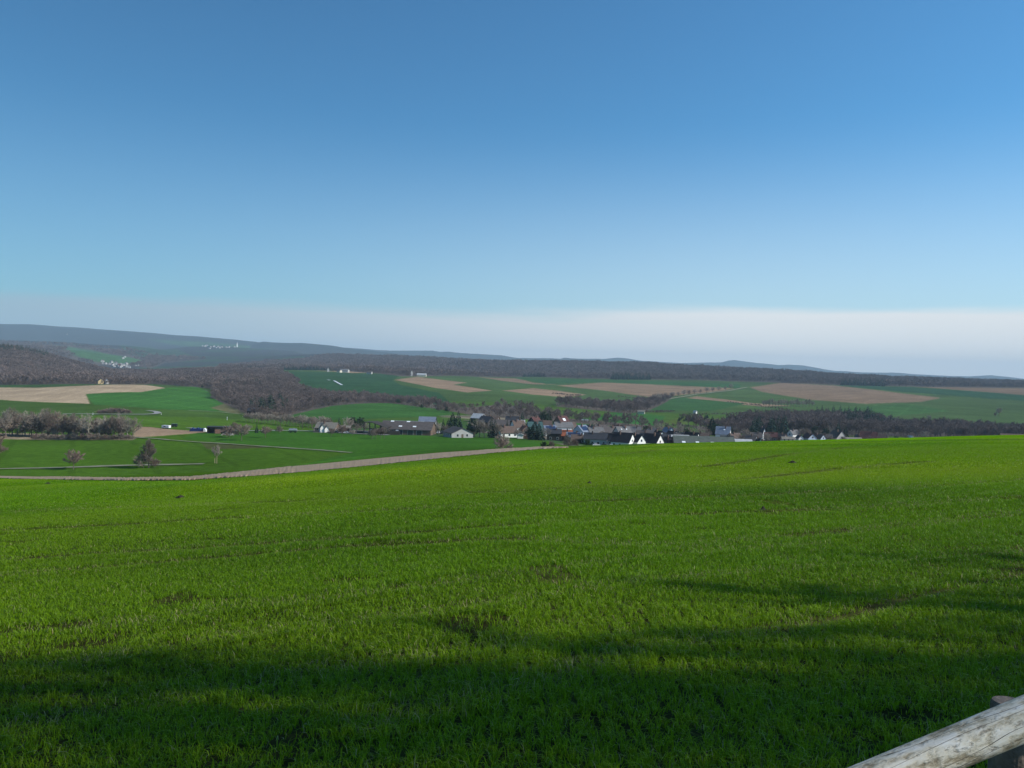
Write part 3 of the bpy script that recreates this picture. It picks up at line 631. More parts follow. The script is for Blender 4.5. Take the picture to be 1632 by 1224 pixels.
for i in range(22):   # thin understorey saplings that close the grove
    px = -16 + i*10.4; x, y = at(px, 694.5 + 4.5*min(1, max(0, px)/120) - (i % 3)*.9); tree('sapling', ['tall2','bush1','tall0'][i % 3], x, y, 5.5 + (i*7 % 5)*.8, 'slim bare sapling in the understorey of the grove, %s' % nth(i, 22) if i < 22 else '', 'tree', 'saplings under the grove', wide=1.1)
hd = np.random.RandomState(3)
for i in range(26):   # undergrowth along the grove, leafless
    px = 56 + i*6.2; x, y = at(px, 700.6 + hd.rand()*1.2); tree('shrub', ['bush0','bush1','bush1'][i % 3], x, y, 1.3 + hd.rand()*1.6, 'low leafless shrub in the undergrowth at the foot of the grove', 'shrub', 'undergrowth shrubs under the grove', wide=1.2)
for i in range(9):
    px = 160 + i*5.6; x, y = at(px, 660); tree('shrub', 'bush%d' % (i % 2), x, y, 2.6 + 1.2*math.sin(i*.39), 'dark leafless shrub in the oval thicket by the curving lane, %s' % nth(i, 9), 'shrub', 'shrubs of the oval thicket', wide=1.7)
for i, px in enumerate(np.linspace(392, 522, 27)):   # row of pollard-like trees behind the lane
    x, y = at(px, 671.5 + 11*(px-392)/130 + (i % 3)*.8)
    tree('row_tree', ['apple2','apple0','apple2','broad0'][i % 4], x, y, 5.2 + (i % 5)*.45, 'small grey bare tree in the orchard row behind the lane, %s' % nth(i, 27), 'tree', 'bare trees of the orchard row', wide=1.0)

# farm and village trees: (frame column, distance, height, kind)
VT = [(483,500,9,'broad0','bare tree at the left of the tan farmhouse'),(498,500,8.5,'broad1','dark bare tree touching the left end of the tan farmhouse'),(524,505,8,'broad1','round bare tree rising behind the tan farmhouse roof'),
 (541,495,8,'spruce2','dark narrow conifer between farmhouse and lean-to roof'),(556,480,8.5,'broad0','large bare tree between the lean-to and the open barn frame'),(562,492,9,'evergreen','dark evergreen tree left of the open barn frame'),
 (575,490,9,'evergreen','dark evergreen tree touching the open barn frame'),(570,462,6,'broad1','low spreading bare tree in front of the evergreens'),(583,470,6,'broad0','small bare tree beside the barn junk'),
 (696,480,10,'spruce2','narrow dark conifer right beside the slate barn'),(707,490,9,'spruce2','slim small conifer between slate barn and big conifer'),(700,470,7,'broad0','bare grey tree between the slate barn and the gabled barn'),
 (711,462,6.5,'broad1','brown bare tree behind the gabled barn roof'),(722,490,13,'spruce1','big broad dark conifer behind the gabled barn'),(731,492,14,'spruce0','tall pointed dark conifer, right one of the pair behind the gabled barn'),
 (715,500,9,'spruce0','smaller conifer tucked left of the big broad one'),(750,455,11,'spruce0','dark conifer just right of the gabled barn'),(757,452,11,'evergreen','leafy evergreen tree beside the gabled barn'),
 (765,448,10.5,'broad0','grey bare tree hiding the dark sheds'),(773,446,9,'broad1','brown bare tree left of the dark poplar'),(784,447,12.5,'spruce2','dark narrow conifer rising from the field edge'),
 (790,450,11,'spruce0','second dark conifer beside the narrow one at the field edge'),(795,446,9,'broad1','bare tree in front of the brown shed roofs'),(809,512,9,'spruce2','narrow conifer in front of the white gable'),
 (827,455,6,'broad0','low bare tree before the peach house'),(838,458,6.5,'broad1','bare tree left of the round dark conifer'),(853,444,11,'spruce1','round massive dark conifer in front of the teal roof'),
 (860,446,10,'spruce1','dark conifer joined to the massive one, on its right'),(847,447,8,'evergreen','low evergreen at the left foot of the massive conifer'),(870,452,7.5,'broad0','bare tree between the massive conifer and the slate house'),
 (833,620,10,'spruce0','far dark conifer above the peach house'),(862,640,11,'spruce0','dark conifer behind the teal roof'),(868,642,11,'evergreen','bushy evergreen behind the village roofs'),(876,650,12,'spruce0','pointed conifer behind the grey roofs'),
 (915,505,7,'broad1','bare tree between the grey roof and the solar house'),(946,620,8,'broad0','bare tree behind the long grey roof'),(958,640,8,'broad1','brown bare tree behind the village centre'),
 (1018,560,9,'broad0','bare tree behind the twin white gables'),(1035,600,9,'broad1','brown bare tree behind the small white gable'),(1050,610,10,'broad0','grey bare tree above the small white gable'),
 (1068,600,9,'broad1','bare tree behind the long shed, left one'),(1085,610,10,'broad0','tall bare tree behind the long shed'),(1100,600,9,'broad1','bare tree above the black-roofed house'),(1124,500,7,'broad1','round dark bare tree left of the orange roofs'),
 (1117,590,10,'broad0','bare tree between black-roofed house and dark conifer'),(1136,660,16,'spruce1','large blue-green conifer left of the blue-grey house'),(1141,655,11,'evergreen','dark evergreen at the foot of the large conifer'),
 (1152,690,10,'spruce2','small conifer rising behind the blue-grey house'),(1175,640,9,'broad1','bare tree right of the blue-grey house'),(1190,600,9,'broad0','bare tree above the long white building'),
 (1232,640,13,'spruce1','dark fir right of the white tent'),(1240,650,12,'spruce0','dark fir, middle of three left of the white house'),(1250,640,12,'spruce0','dark fir touching the white house'),
 (1337,660,14,'spruce0','pointed fir behind the arched gable'),(1349,650,12,'spruce0','fir right of the arched gable'),(1318,640,10,'evergreen','evergreen between pale blue house and arched gable'),(1325,650,11,'broad0','bare tree left of the arched gable'),
 (1398,620,9,'spruce2','narrow dark conifer behind the red-brown farmhouse'),(1305,630,9,'broad1','bare tree behind the pale blue house'),(1278,640,9,'broad0','yellowish bare tree above the grey roof'),
 (1360,640,9,'broad1','bare tree behind the low white building'),(1420,560,7,'broad0','bare tree at the right of the red-brown farmhouse'),(1445,600,8,'broad1','bare tree above the crest right of the village'),
 (1475,640,9,'broad0','grey bare tree standing above the field crest'),(1552,600,8,'broad0','pale round bare tree left of the pinkish roof')]
VT += [(px, Y, hh, k, '%s %s' % (a_, b_)) for px, Y, hh, k, a_, b_ in [(905,452,5,'broad1','low bare tree','before the orange-red roof'),(932,436,4.5,'broad0','small bare tree','before the red-brown roofed house'),(962,470,7,'broad1','bare tree','between slate and grey roofs'),
  (1000,470,7,'broad0','bare tree','behind the first white gable'),(1030,600,8,'evergreen','dark evergreen','behind the village houses, above the second gable'),(1058,520,7,'broad1','bare tree','among the back roofs above the third gable'),(1080,500,7.5,'broad0','bare tree','left of the white flat-roofed building'),
  (1095,560,9,'evergreen','dark evergreen','behind the black-roofed house'),(1112,500,7,'evergreen','low dark evergreen','right of the black-roofed house'),(1128,560,10,'broad1','tall bare tree','behind the orange-red roofs'),(1165,640,9,'evergreen','dark evergreen','right behind the blue-grey roof'),
  (1183,520,8,'broad1','round bare tree','above the long pale building'),(1200,640,10,'evergreen','dark evergreen','above the slim white gables'),(1224,560,8,'broad0','bare tree','right of the slim white gables'),(1285,640,10,'broad1','bare tree','behind the first pale blue gable'),(1300,660,11,'evergreen','dark evergreen','behind the pale blue gables'),
  (1326,600,6,'broad1','low bare tree','left foot of the tall grey gable'),(1345,590,6,'broad0','low bare tree','right foot of the tall grey gable'),(1378,640,10,'broad1','bare tree','behind the farmhouse at the right'),(1412,620,9,'broad1','bare tree','right of the dark attached barn'),(1430,600,7,'evergreen','dark shrub-like evergreen','on the crest right of the village'),(1390,585,5,'bush1','leafless shrub','before the red-brown farmhouse')]]
variant('evergreen','bare', 10, 8, 'evergreen', 14, twigs=2600, tw=.16, tl=.9, trunk=.12, limbs=13)
for px, Y, hh, k, lb in VT:
    x, y, _ = P(px, Y); tree('conifer' if 'spruce' in k else 'evergreen_tree' if k == 'evergreen' else 'bare_tree', k, x, y, hh, lb, 'tree', 'trees standing among the farm and village houses')
# row of round trees climbing beside the field road, and the row on the brown field edge
for i, (px, py) in enumerate([(1042,641),(1049,640),(1060,636.5),(1072,634.5),(1081,633),(1090,632),(1098,631),(1107,629.5),(1116,628),(1126,627),(1136,625.5),(1146,624),(1156,622.5),(1165,621)]):
    x, y = at(px, py); tree('roadside_tree', ['broad1','broad0'][i % 2], x, y, 15 if i < 2 else 11+(i*7 % 4), 'round bare tree climbing beside the field road, %s of its row' % nth(i, 14), 'tree', 'round bare trees beside the field road')
for i in range(17):
    px = 1216 + i*4.9; x, y = at(px, 648.6); tree('copse_tree', ['tall1','broad0','tall0'][i % 3], x, y, 10 + (i*5 % 4), 'grey bare tree under the brown field, %s of its short row' % nth(i, 17), 'tree', 'bare trees in the short row under the brown field')
for i in range(34):
    px = 1081 + (i*37 % 48); py = 671.5 - (i*13 % 7)*.9; x, y = at(px, py)
    tree('young_conifer', 'spruce%d' % (i % 3), x, y, 3.4 + (i % 4)*.6, 'small dark fir in the fir plantation on the green slope', 'tree', 'small firs of the plantation')
for i, (px, py, hh) in enumerate([(1592,663,13),(1586,665,8),(1480,672,9),(848,656,7),(888,649,6)]):
    x, y = at(px, py); tree('field_tree', 'broad%d' % (i % 2), x, y, hh, ['round bare tree alone on the far right slope','low bare tree left of the round one on the far right slope','bare tree at the upper edge of the valley wood','lone little tree in the green field behind the village','dark bush-like tree at the left tip of the copse'][i], 'tree', 'single trees on the far slope')
for i, (px, py) in enumerate([(605,641),(620,642),(634,643.5),(645,646),(655,648),(664,649),(672,650.5),(680,651.5),(688,653),(700,655),(712,656.5),(716,657)]):
    x, y = at(px, py+1); tree('hedgerow_tree', ['broad0','bush1','evergreen','broad1'][i % 4], x, y, 5 + (i % 3), 'small tree of the hedgerow behind the rounded field, %s' % nth(i, 12), 'tree', 'hedgerow trees behind the rounded field')

# ------------------------------------------------------------------ woods as masses (instanced trees)
src_b = bpy.data.collections.new('bare_wood_kinds'); src_c = bpy.data.collections.new('fir_wood_kinds'); src_f = bpy.data.collections.new('far_wood_kinds')
for i in range(5):
    g = tree_geo(12, 8.5, 40+i, twigs=420, tw=.14, tl=1.6, limbs=9, subs=3, trunk=.25); src_b.objects.link(bpy.data.objects.new('wood_tree', one_mesh('wood_tree', *g, M['bark'], M['forest'])))
    g = tree_geo(12, 9.5, 50+i, twigs=120, tw=.38, tl=2.4, limbs=5, subs=2, trunk=.3); src_f.objects.link(bpy.data.objects.new('far_wood_tree', one_mesh('far_wood_tree', *g, M['bark'], M['forest'])))
    g = conifer_geo(14, 6, 60+i, tiers=8, per=22, ll=.8); src_c.objects.link(bpy.data.objects.new('wood_fir', one_mesh('wood_fir', *g, M['bark'], M['needle'])))
def gn(coll):
    ng = bpy.data.node_groups.new('scatter', 'GeometryNodeTree'); ng.interface.new_socket('Geometry', in_out='INPUT', socket_type='NodeSocketGeometry'); ng.interface.new_socket('Geometry', in_out='OUTPUT', socket_type='NodeSocketGeometry')
    N = ng.nodes; i = N.new('NodeGroupInput'); o = N.new('NodeGroupOutput'); ip = N.new('GeometryNodeInstanceOnPoints'); ci = N.new('GeometryNodeCollectionInfo')
    ci.inputs['Collection'].default_value = coll; ci.inputs['Separate Children'].default_value = True; ci.inputs['Reset Children'].default_value = True; ip.inputs['Pick Instance'].default_value = True
    ng.links.new(i.outputs[0], ip.inputs['Points']); ng.links.new(ci.outputs[0], ip.inputs['Instance'])
    rv = N.new('FunctionNodeRandomValue'); rv.data_type = 'FLOAT'; rv.inputs[2].default_value = 0; rv.inputs[3].default_value = 6.28
    cb = N.new('ShaderNodeCombineXYZ'); ng.links.new(rv.outputs[1], cb.inputs['Z']); ng.links.new(cb.outputs[0], ip.inputs['Rotation'])
    at_ = N.new('GeometryNodeInputNamedAttribute'); at_.data_type = 'FLOAT'; at_.inputs['Name'].default_value = 'size'
    ng.links.new(at_.outputs['Attribute'], ip.inputs['Scale']); ng.links.new(ip.outputs[0], o.inputs[0]); return ng
GNb, GNc, GNf = gn(src_b), gn(src_c), gn(src_f)
def scatter(name, poly, spacing, ng, size, label, cond=None, seed=0):
    r = np.random.RandomState(seed); bx0, by0 = poly.min(0); bx1, by1 = poly.max(0)
    xs = np.arange(bx0, bx1, spacing); ys = np.arange(by0, by1, spacing); X, Y = np.meshgrid(xs, ys); X = X.ravel() + r.uniform(-.5,.5,X.size)*spacing; Y = Y.ravel() + r.uniform(-.5,.5,Y.size)*spacing
    k = inside(poly, X, Y)
    if cond is not None: k &= cond(X, Y)
    k &= (abs(X) < .78*Y)
    X, Y = X[k], Y[k]
    me = bpy.data.meshes.new(name); me.vertices.add(len(X)); me.vertices.foreach_set('co', np.column_stack([X, Y, H(X, Y)]).astype(np.float32).ravel())
    a = me.attributes.new('size', 'FLOAT', 'POINT'); a.data.foreach_set('value', (size*(.55 + .75*r.rand(len(X))**1.3 + .7*(vnoise(X, Y, 45, 9)-.5))).astype(np.float32))
    o = link(name, me); md = o.modifiers.new('scatter', 'NODES'); md.node_group = ng; tag(o, label, kind='stuff'); return o
GREEN_ = np.array(fw_([(88,551),(110,553),(150,559),(190,567),(235,577),(200,587),(160,587),(140,574),(115,565)]))
dense = lambda X, Y: vnoise(X, Y, 130, 12) < .72
scatter('woodland', FOREST['left_hill'], 6.5, GNf, .8, 'purple-brown leafless wood covering the left hillside', seed=1)
scatter('woodland', FOREST['low_hill'], 6.5, GNf, .72, 'leafless wood on the low hill left of the middle valley', seed=2)
scatter('woodland', FOREST['gully'], 6, GNb, .72, 'dense leafless wood filling the gully above the farm', seed=3)
scatter('woodland', FOREST['ridge'], 10.5, GNf, 1.1, 'long leafless forest along the far ridge', seed=4)
scatter('woodland', FOREST['valley'], 6.5, GNb, .85, 'dark leafless wood in the valley right of the village', seed=5)
scatter('woodland', FOREST['field_copse'], 8, GNb, .8, 'crescent of leafless trees in the far green field', seed=6)
scatter('woodland', FOREST['village_edge'], 11, GNb, .75, 'leafless trees behind the village houses', seed=7)
scatter('woodland', FOREST['valley_far'], 16, GNf, 1.3, 'hazy wood beyond the village in the left valley', cond=lambda X, Y: dense(X, Y) & ~inside(GREEN_, X, Y), seed=8)
for i_, (pts, lb) in enumerate([([(985,632.4),(1030,637.2)],'thin dark hedge in the far field above the copse'),([(1000,658.6),(1040,658.4),(1072,657)],'dark hedge right of the copse tip'),([(1083,664.5),(1120,661.5),(1190,660)],'thin hedge above the fir plantation'),
        ([(926,632),(905,631),(880,628)],'low hedge line under the middle brown field'),([(1160,641.8),(1215,648.2)],'low dark hedge under the small brown strip'),([(1215,649.5),(1240,652),(1275,655.5)],'hedge leading down to the valley wood'),([(30,612.8),(90,612.4),(150,612.2)],'dark scrub line below the left hill')]):
    p_ = Gs(pts); d_ = np.gradient(p_, axis=0); d_ /= np.hypot(d_[:,0], d_[:,1])[:, None]; n_ = np.stack([-d_[:,1], d_[:,0]], 1)*3.2
    scatter('hedge', np.concatenate([p_ + n_, (p_ - n_)[::-1]]), 3.2, GNb, .27, lb, seed=40+i_)
fir = lambda name, poly, lb, sp=6, sz=1.0, seed=9: scatter('fir_wood', np.array(poly, float), sp, GNc, sz, lb, seed=seed)
fir('a', px_d([(-80,1750),(0,1780),(75,1840),(78,1950),(30,1960),(-80,1940)]), 'dark fir wood on the top of the left hill', 9, 1.0)
fir('j', fw_([(300,612),(340,606),(420,612),(430,620),(380,625),(320,618)]), 'scattered dark firs in the middle of the gully wood', 38, .8, seed=20)
fir('k', fw_([(20,608),(160,606),(190,598),(60,590),(20,596)]), 'scattered dark firs on the left hillside', 45, .75, seed=21)
fir('b', fw_([(395,655),(405,650),(440,645),(462,650),(455,660),(440,664),(418,664)]), 'dark firs at the lower end of the gully wood', 12, .9, seed=10)
fir('c', px_d([(1300,1080),(1385,1060),(1392,1000),(1300,1030)]), 'dark firs along the top of the valley wood, left patch', 11, .9, seed=11)
fir('d', px_d([(1345,1000),(1400,990),(1425,900),(1350,860)]), 'blue-green firs inside the valley wood', 8, 1.02, seed=12)
fir('e', px_d([(1205,740),(1255,760),(1262,700),(1200,690)]), 'dark firs at the left end of the valley wood', 7, .95, seed=13)
fir('f', fw_([(370,590.6),(450,589.9),(530,590.6),(530,589.8),(450,589.2),(370,589.8)]), 'dark line of firs on the edge of the plateau', 9, .8, seed=14)
fir('g', fw_([(832,600.7),(870,600.7),(870,599.3),(832,599.3)]) , 'dark fir patch below the ridge, left one', 10, .9, seed=15)
fir('h', fw_([(975,605),(1035,605.5),(1035,603),(975,602.5)]), 'dark fir patch below the ridge, middle one', 10, 1.1, seed=16)
fir('i', fw_([(1340,614),(1410,616),(1410,613.5),(1345,611.5)]), 'dark fir patch below the ridge, right one', 10, 1.1, seed=17)
#PART3
# ------------------------------------------------------------------ buildings
def side_pt(hw, he, hr, t, x_sign):  # a point on the roof slope, t 0 at eave .. 1 at ridge
    return x_sign*hw*(1-t), he + (hr-he)*t
def roof_mb(hw, hl, he, hr, ov=.45, th=.22):
    sl_ = (hr-he)/hw; mb = MB()
    for s in (-1, 1):
        a = (s*(hw+ov), he - ov*sl_); b_ = (0.0, hr)
        q = [(a[0], a[1]+.03), (b_[0], b_[1]+.03), (b_[0], b_[1]+.03+th), (a[0], a[1]+.03+th)]
        if s == 1: q = q[::-1]
        mb.prism([(x, z) for x, z in q], -hl-ov, hl+ov)
    return mb
def quad_on_roof(mb, hw, he, hr, s, t0, t1, y0, y1, lift=.30):
    n = Vector((s*(hr-he), 0, hw)).normalized(); p = []
    for t, y in ((t0,y0),(t0,y1),(t1,y1),(t1,y0)):
        x, z = side_pt(hw, he, hr, t, s); p.append(Vector((x, y, z)) + n*lift)
    lo = [v - n*.12 for v in p]; f = [(0,1,2,3),(7,6,5,4),(0,4,5,1),(1,5,6,2),(2,6,7,3),(3,7,4,0)]
    if s > 0: f = [q[::-1] for q in f]
    return mb.add(p+lo, f)
def win(parent, face, u, z, w, h, hw, hl, door=False):
    """a framed window (or door) set just proud of a wall; face 'g' front gable, 'x'/'X' long sides"""
    fr, gl = MB(), MB(); d = .06
    fr.box(-w/2-.09, w/2+.09, -d, .02, -.09, h+.09); gl.box(-w/2, w/2, -d-.02, -d+.01, 0, h)
    loc, rz = {'g': ((u, -hl, z), 0), 'X': ((hw, u, z), PI/2), 'x': ((-hw, u, z), -PI/2)}[face]
    o = fr.build('door' if door else 'window', M['timber_mid'] if door else M['frame'], parent, loc=loc, rz=rz)
    if not door: gl.build('pane', M['glass'], o)
    else: MB().box(-.05,.05,-d-.06,-d-.005,h*.45,h*.5).build('handle', M['metal'], o)
def house(name, px, Y, w, l, he, hr, yaw, roof, wall, label, cat='house', group='houses of the village', wins=True, chim=True, solar=None, sky=None, extra=None, pos=None, gable=None, doors=True):
    x, y, z = P(px, Y) if pos is None else (pos[0], pos[1], h1(*pos[:2]))
    e = bpy.data.objects.new(name, None); COL.objects.link(e); e.location = (x, y, z); e.rotation_euler = (0, 0, R(yaw)); tag(e, label, cat, group)
    hw, hl = w/2, l/2
    MB().prism([(-hw,-1.5),(hw,-1.5),(hw,he),(0,hr),(-hw,he)], -hl, hl).build('wall', M[wall], e)
    rf = roof_mb(hw, hl, he, hr).build('roof', M[roof], e)
    s = -1 if yaw > 0 else 1; f = 'x' if yaw > 0 else 'X'
    if chim:
        MB().box(-.35,.35,-.35,.35,-1.2,.9).box(-.42,.42,-.42,.42,.9,1.0).build('chimney', M['chimney'], rf, loc=(hw*.25*s, hl*(.3 if (int(px) % 2) else -.35), hr+.1))
    if wins:
        n = max(1, int(l/3)); 
        for k in range(n):
            u = -hl + l*(k+.5)/n
            win(e, f, u, .9, 1.1, 1.2, hw, hl)
            if he > 4.6: win(e, f, u, 3.5, 1.1, 1.2, hw, hl)
        for u in ([-w*.22, w*.22] if w > 5 else [0]):
            win(e, 'g', u, .9, 1.1, 1.3, hw, hl)
        if hr > 5.5: win(e, 'g', 0, he*.9+.2 if he < 4 else 3.5, 1.2, 1.2, hw, hl)
        if doors and w > 6: win(e, 'g', 0, 0, 1.0, 2.1, hw, hl, True)
    if solar:
        t0, t1, a, b_ = solar; quad_on_roof(MB(), hw, he, hr, s, t0, t1, -hl+l*a, -hl+l*b_, .34).build('solar_panel', M['solar'], rf)
    for (t0, a, sz) in (sky or []):
        quad_on_roof(MB(), hw, he, hr, s, t0, t0+sz/hw, -hl+l*a-sz*.8, -hl+l*a+sz*.8, .38).build('skylight', M['skylight'], rf)
    return e
H_ = house
fm = 'buildings of the farm'
H_('farmhouse', 523,470,8.5,12,2.3,5.2,80,'tan_roof','timber_mid','low farmhouse with tan roof and dark front left of the farm', group=fm)
H_('shed', 514,461,2.6,3,2.6,4.4,25,'tan_roof','white','narrow white gabled shed, left one of two before the tan farmhouse','shed',fm, wins=False, chim=False)
H_('shed', 521,461,2.6,3,2.0,3.6,25,'tan_roof','white','narrow lower white gabled shed, right one of two before the tan farmhouse','shed',fm, wins=False, chim=False)
H_('shed', 550,474,4,7,2.2,3.4,85,'tan_roof','timber','low dark lean-to with tan roof right of the farmhouse','shed',fm, chim=False, wins=False)
b1 = H_('barn', 652,463,19,29,3.2,7.2,86,'fibre_roof','timber_mid','very long dark barn with four bright rooflights','barn',fm, chim=False, wins=False, sky=[(.28,.62,1.2),(.28,.34,1.2),(.86,.82,1.2),(.86,.50,1.2)])
MB().box(-.25,.25,-9,8,7.3,7.5).build('ridge_cap', M['light_roof'], b1)
for u in (-8,-3,3,8): win(b1, 'x', u, .3, 3, 2.6, 9.5, 14.5)
H_('barn', 682,500,10,10,4.2,8.9,88,'blue_roof','white','tall barn with blue-grey slate roof behind the long barn','barn',fm, chim=False)
H_('barn', 731,444,12.5,14,2.6,5.4,24,'fibre_roof','grey_wall','low gabled barn with pale front wall and dark slate roof','barn',fm, chim=False)
H_('barn', 763,640,9,9,3,6.2,60,'light_roof','timber','dark barn whose roof shines white in the sun','barn',fm, chim=False, wins=False)
H_('barn', 776,565,8.5,9,4,7.6,52,'slate','timber','dark slate-roofed barn right below the white-roofed one','barn',fm, chim=False, wins=False)
H_('barn', 797,545,9,13,3.2,6.6,88,'fibre_roof','timber_mid','long barn with grey-brown sheet roof behind the poplar-like conifers','barn',fm, chim=False, wins=False)
H_('house', 808,470,8,11,2.8,6.2,-62,'brown_roof','white','white-gabled house with broad grey-brown roof behind the garage', solar=None)
H_('house', 826,520,7,8,4,8.0,-60,'brown_roof','white','house with narrow white gable and steep brown roof')
H_('house', 831,565,5,5,4,5.8,85,'light_roof','white','small bright white house behind the steep brown roof')
H_('house', 837,500,5,6,3.4,6.0,22,'red_roof','peach','small peach-coloured house with orange roof')
H_('garage', 830,455,3.2,3.6,2.2,2.7,5,'light_roof','white','small white garage on the field edge below the peach house','garage', wins=False, chim=False)
H_('shed', 841,457,2.6,3.6,1.8,2.6,80,'brown_roof','brick','small red-brown shed right of the white garage','shed', wins=False, chim=False)
H_('house', 853,500,9,9,3.4,8.6,-75,'teal_roof','blue_wall','house with tall teal-green roof behind the massive conifer')
H_('house', 853,605,7,7,3.4,6.6,-48,'darkred_roof','timber','dark red-roofed house above the teal roof')
H_('house', 869,560,8,9.5,3.3,6.8,84,'brown_roof','cream','house with grey-brown roof, first behind the teal roof', solar=None)
H_('house', 877,512,7.5,8,3.5,6.2,-70,'blue_roof','white','white-gabled house whose blue-grey roof carries solar panels', solar=(.25,.85,.1,.9))
H_('house', 896,605,9,9,4,9.0,-50,'darkred_roof','brick','tall dark red-roofed house, highest of the village centre', sky=[(.3,.5,1.6)])
H_('house', 898,546,9.5,12,4.2,7.4,-76,'grey_roof','white','large grey-roofed house with white wall in the village centre')
H_('house', 884,459,7,8,4.2,6.4,88,'slate','timber','dark timber house with slate roof and a row of white windows')
H_('house', 902,466,8,8,3,6.0,76,'red_roof','brick','house with bright orange-red roof right of the dark timber house')
H_('house', 899,502,4,8,4.2,5.0,90,'light_roof','white','flat white building between the orange-red roof and the large grey roof', chim=False)
H_('house', 928,500,8.5,8,4.4,8.2,-42,'blue_roof','blue_wall','pale blue house with dark solar panel on its roof', solar=(.2,.8,.15,.85))
H_('house', 916,458,6,8,3.2,5.2,90,'blue_roof','grey_wall','low house fully covered with blue solar panels', solar=(.15,.9,.06,.94))
H_('house', 924,440,6,8,2.4,4.6,86,'brown_roof','timber','low red-brown roofed house at the field edge')
H_('house', 950,502,8.5,9.5,3.8,7.2,-75,'grey_roof','blue_wall','house with long plain grey roof and bluish gable')
H_('house', 973,524,8,9.5,3.8,7.4,-70,'fibre_roof','white','white house with grey-brown roof behind the black roofs')
H_('house', 993,500,9.5,9,4,8.6,-66,'grey_roof','grey_wall','house with steep broad grey roof behind the white gables', sky=[(.6,.3,.5),(.6,.7,.5)])
H_('house', 951,432,8,12,3.4,6.4,80,'slate','grey_wall','long light-grey house with slate roof behind the dark green bush')
H_('house', 976,446,9,9.5,3,6.4,72,'black_roof','grey_wall','dark-roofed house between the long grey house and the first white gable')
H_('house', 995,426,9.5,10,3.2,7.6,60,'black_roof','white','black-roofed house with bright white gable, first from the left')
H_('house', 1017,428,7,6,3.6,7.0,42,'black_roof','white','small black-roofed house with white gable, second from the left')
H_('house', 1042,434,8.5,9,3.4,7.6,50,'black_roof','white','black-roofed house with white gable, third from the left')
H_('house', 1026,512,7.5,8,3.6,6.8,84,'fibre_roof','cream','grey-brown roofed house behind the second white gable')
H_('house', 1051,482,4.5,6,5,8.0,30,'black_roof','white','little pointed white gable peeping over the slate roof')
H_('house', 1057,468,7,9,3.8,6.6,88,'slate','grey_wall','slate-roofed house behind the third white gable')
H_('house', 1069,446,6.5,6,3,6.2,60,'black_roof','timber_mid','dark small house right beside the third white gable')
H_('house', 1077,430,6,6.5,3,5.6,82,'darkred_roof','timber_mid','dark brown house left of the long green-grey shed')
H_('house', 1085,472,3,10,5.8,6.8,90,'light_roof','white','white flat-roofed building showing as a bright line behind the shed', chim=False, wins=False)
H_('shed', 1122,425,13,31,4.0,8.2,87,'green_roof','timber_mid','very long green-grey agricultural shed with a row of rooflights','shed', wins=False, chim=False, sky=[(.2,.85,1.1),(.2,.62,1.1),(.2,.37,1.1),(.2,.14,1.1)])
H_('house', 1104,482,7.5,8,4.4,8.6,55,'black_roof','white','black-roofed house with white gable behind the long shed')
H_('house', 1134,480,5,5,3.4,6.4,85,'red_roof','brick','orange-red roof left of two behind the long shed')
H_('house', 1146,482,4.6,5.4,3.4,6.0,80,'red_roof','cream','lower orange-red roof right of two behind the long shed')
H_('house', 1154,600,9.5,10,4.4,9.6,68,'blue_roof','white','big house with blue-grey roof beside the large conifer', sky=[(.5,.4,.7)])
H_('house', 1186,432,6,8.5,6.2,7.8,86,'light_roof','blue_wall','long pale white-blue building right of the shed', chim=False)
H_('house', 1211,470,2.6,4,5.4,8.0,10,'black_roof','white','narrow white gable standing on the crest, left of two')
H_('house', 1219,470,3.0,4,4.6,6.6,10,'black_roof','white','narrow lower white gable on the crest, right of two')
H_('house', 1217,620,2.8,4,5.5,9.5,20,'slate','white','slim white gable far behind the two on the crest')
H_('house', 1206,600,6,8,3,6,80,'fibre_roof','grey_wall','grey-roofed house left behind the slim white gables')
gf = 'houses in the back rows of the village'
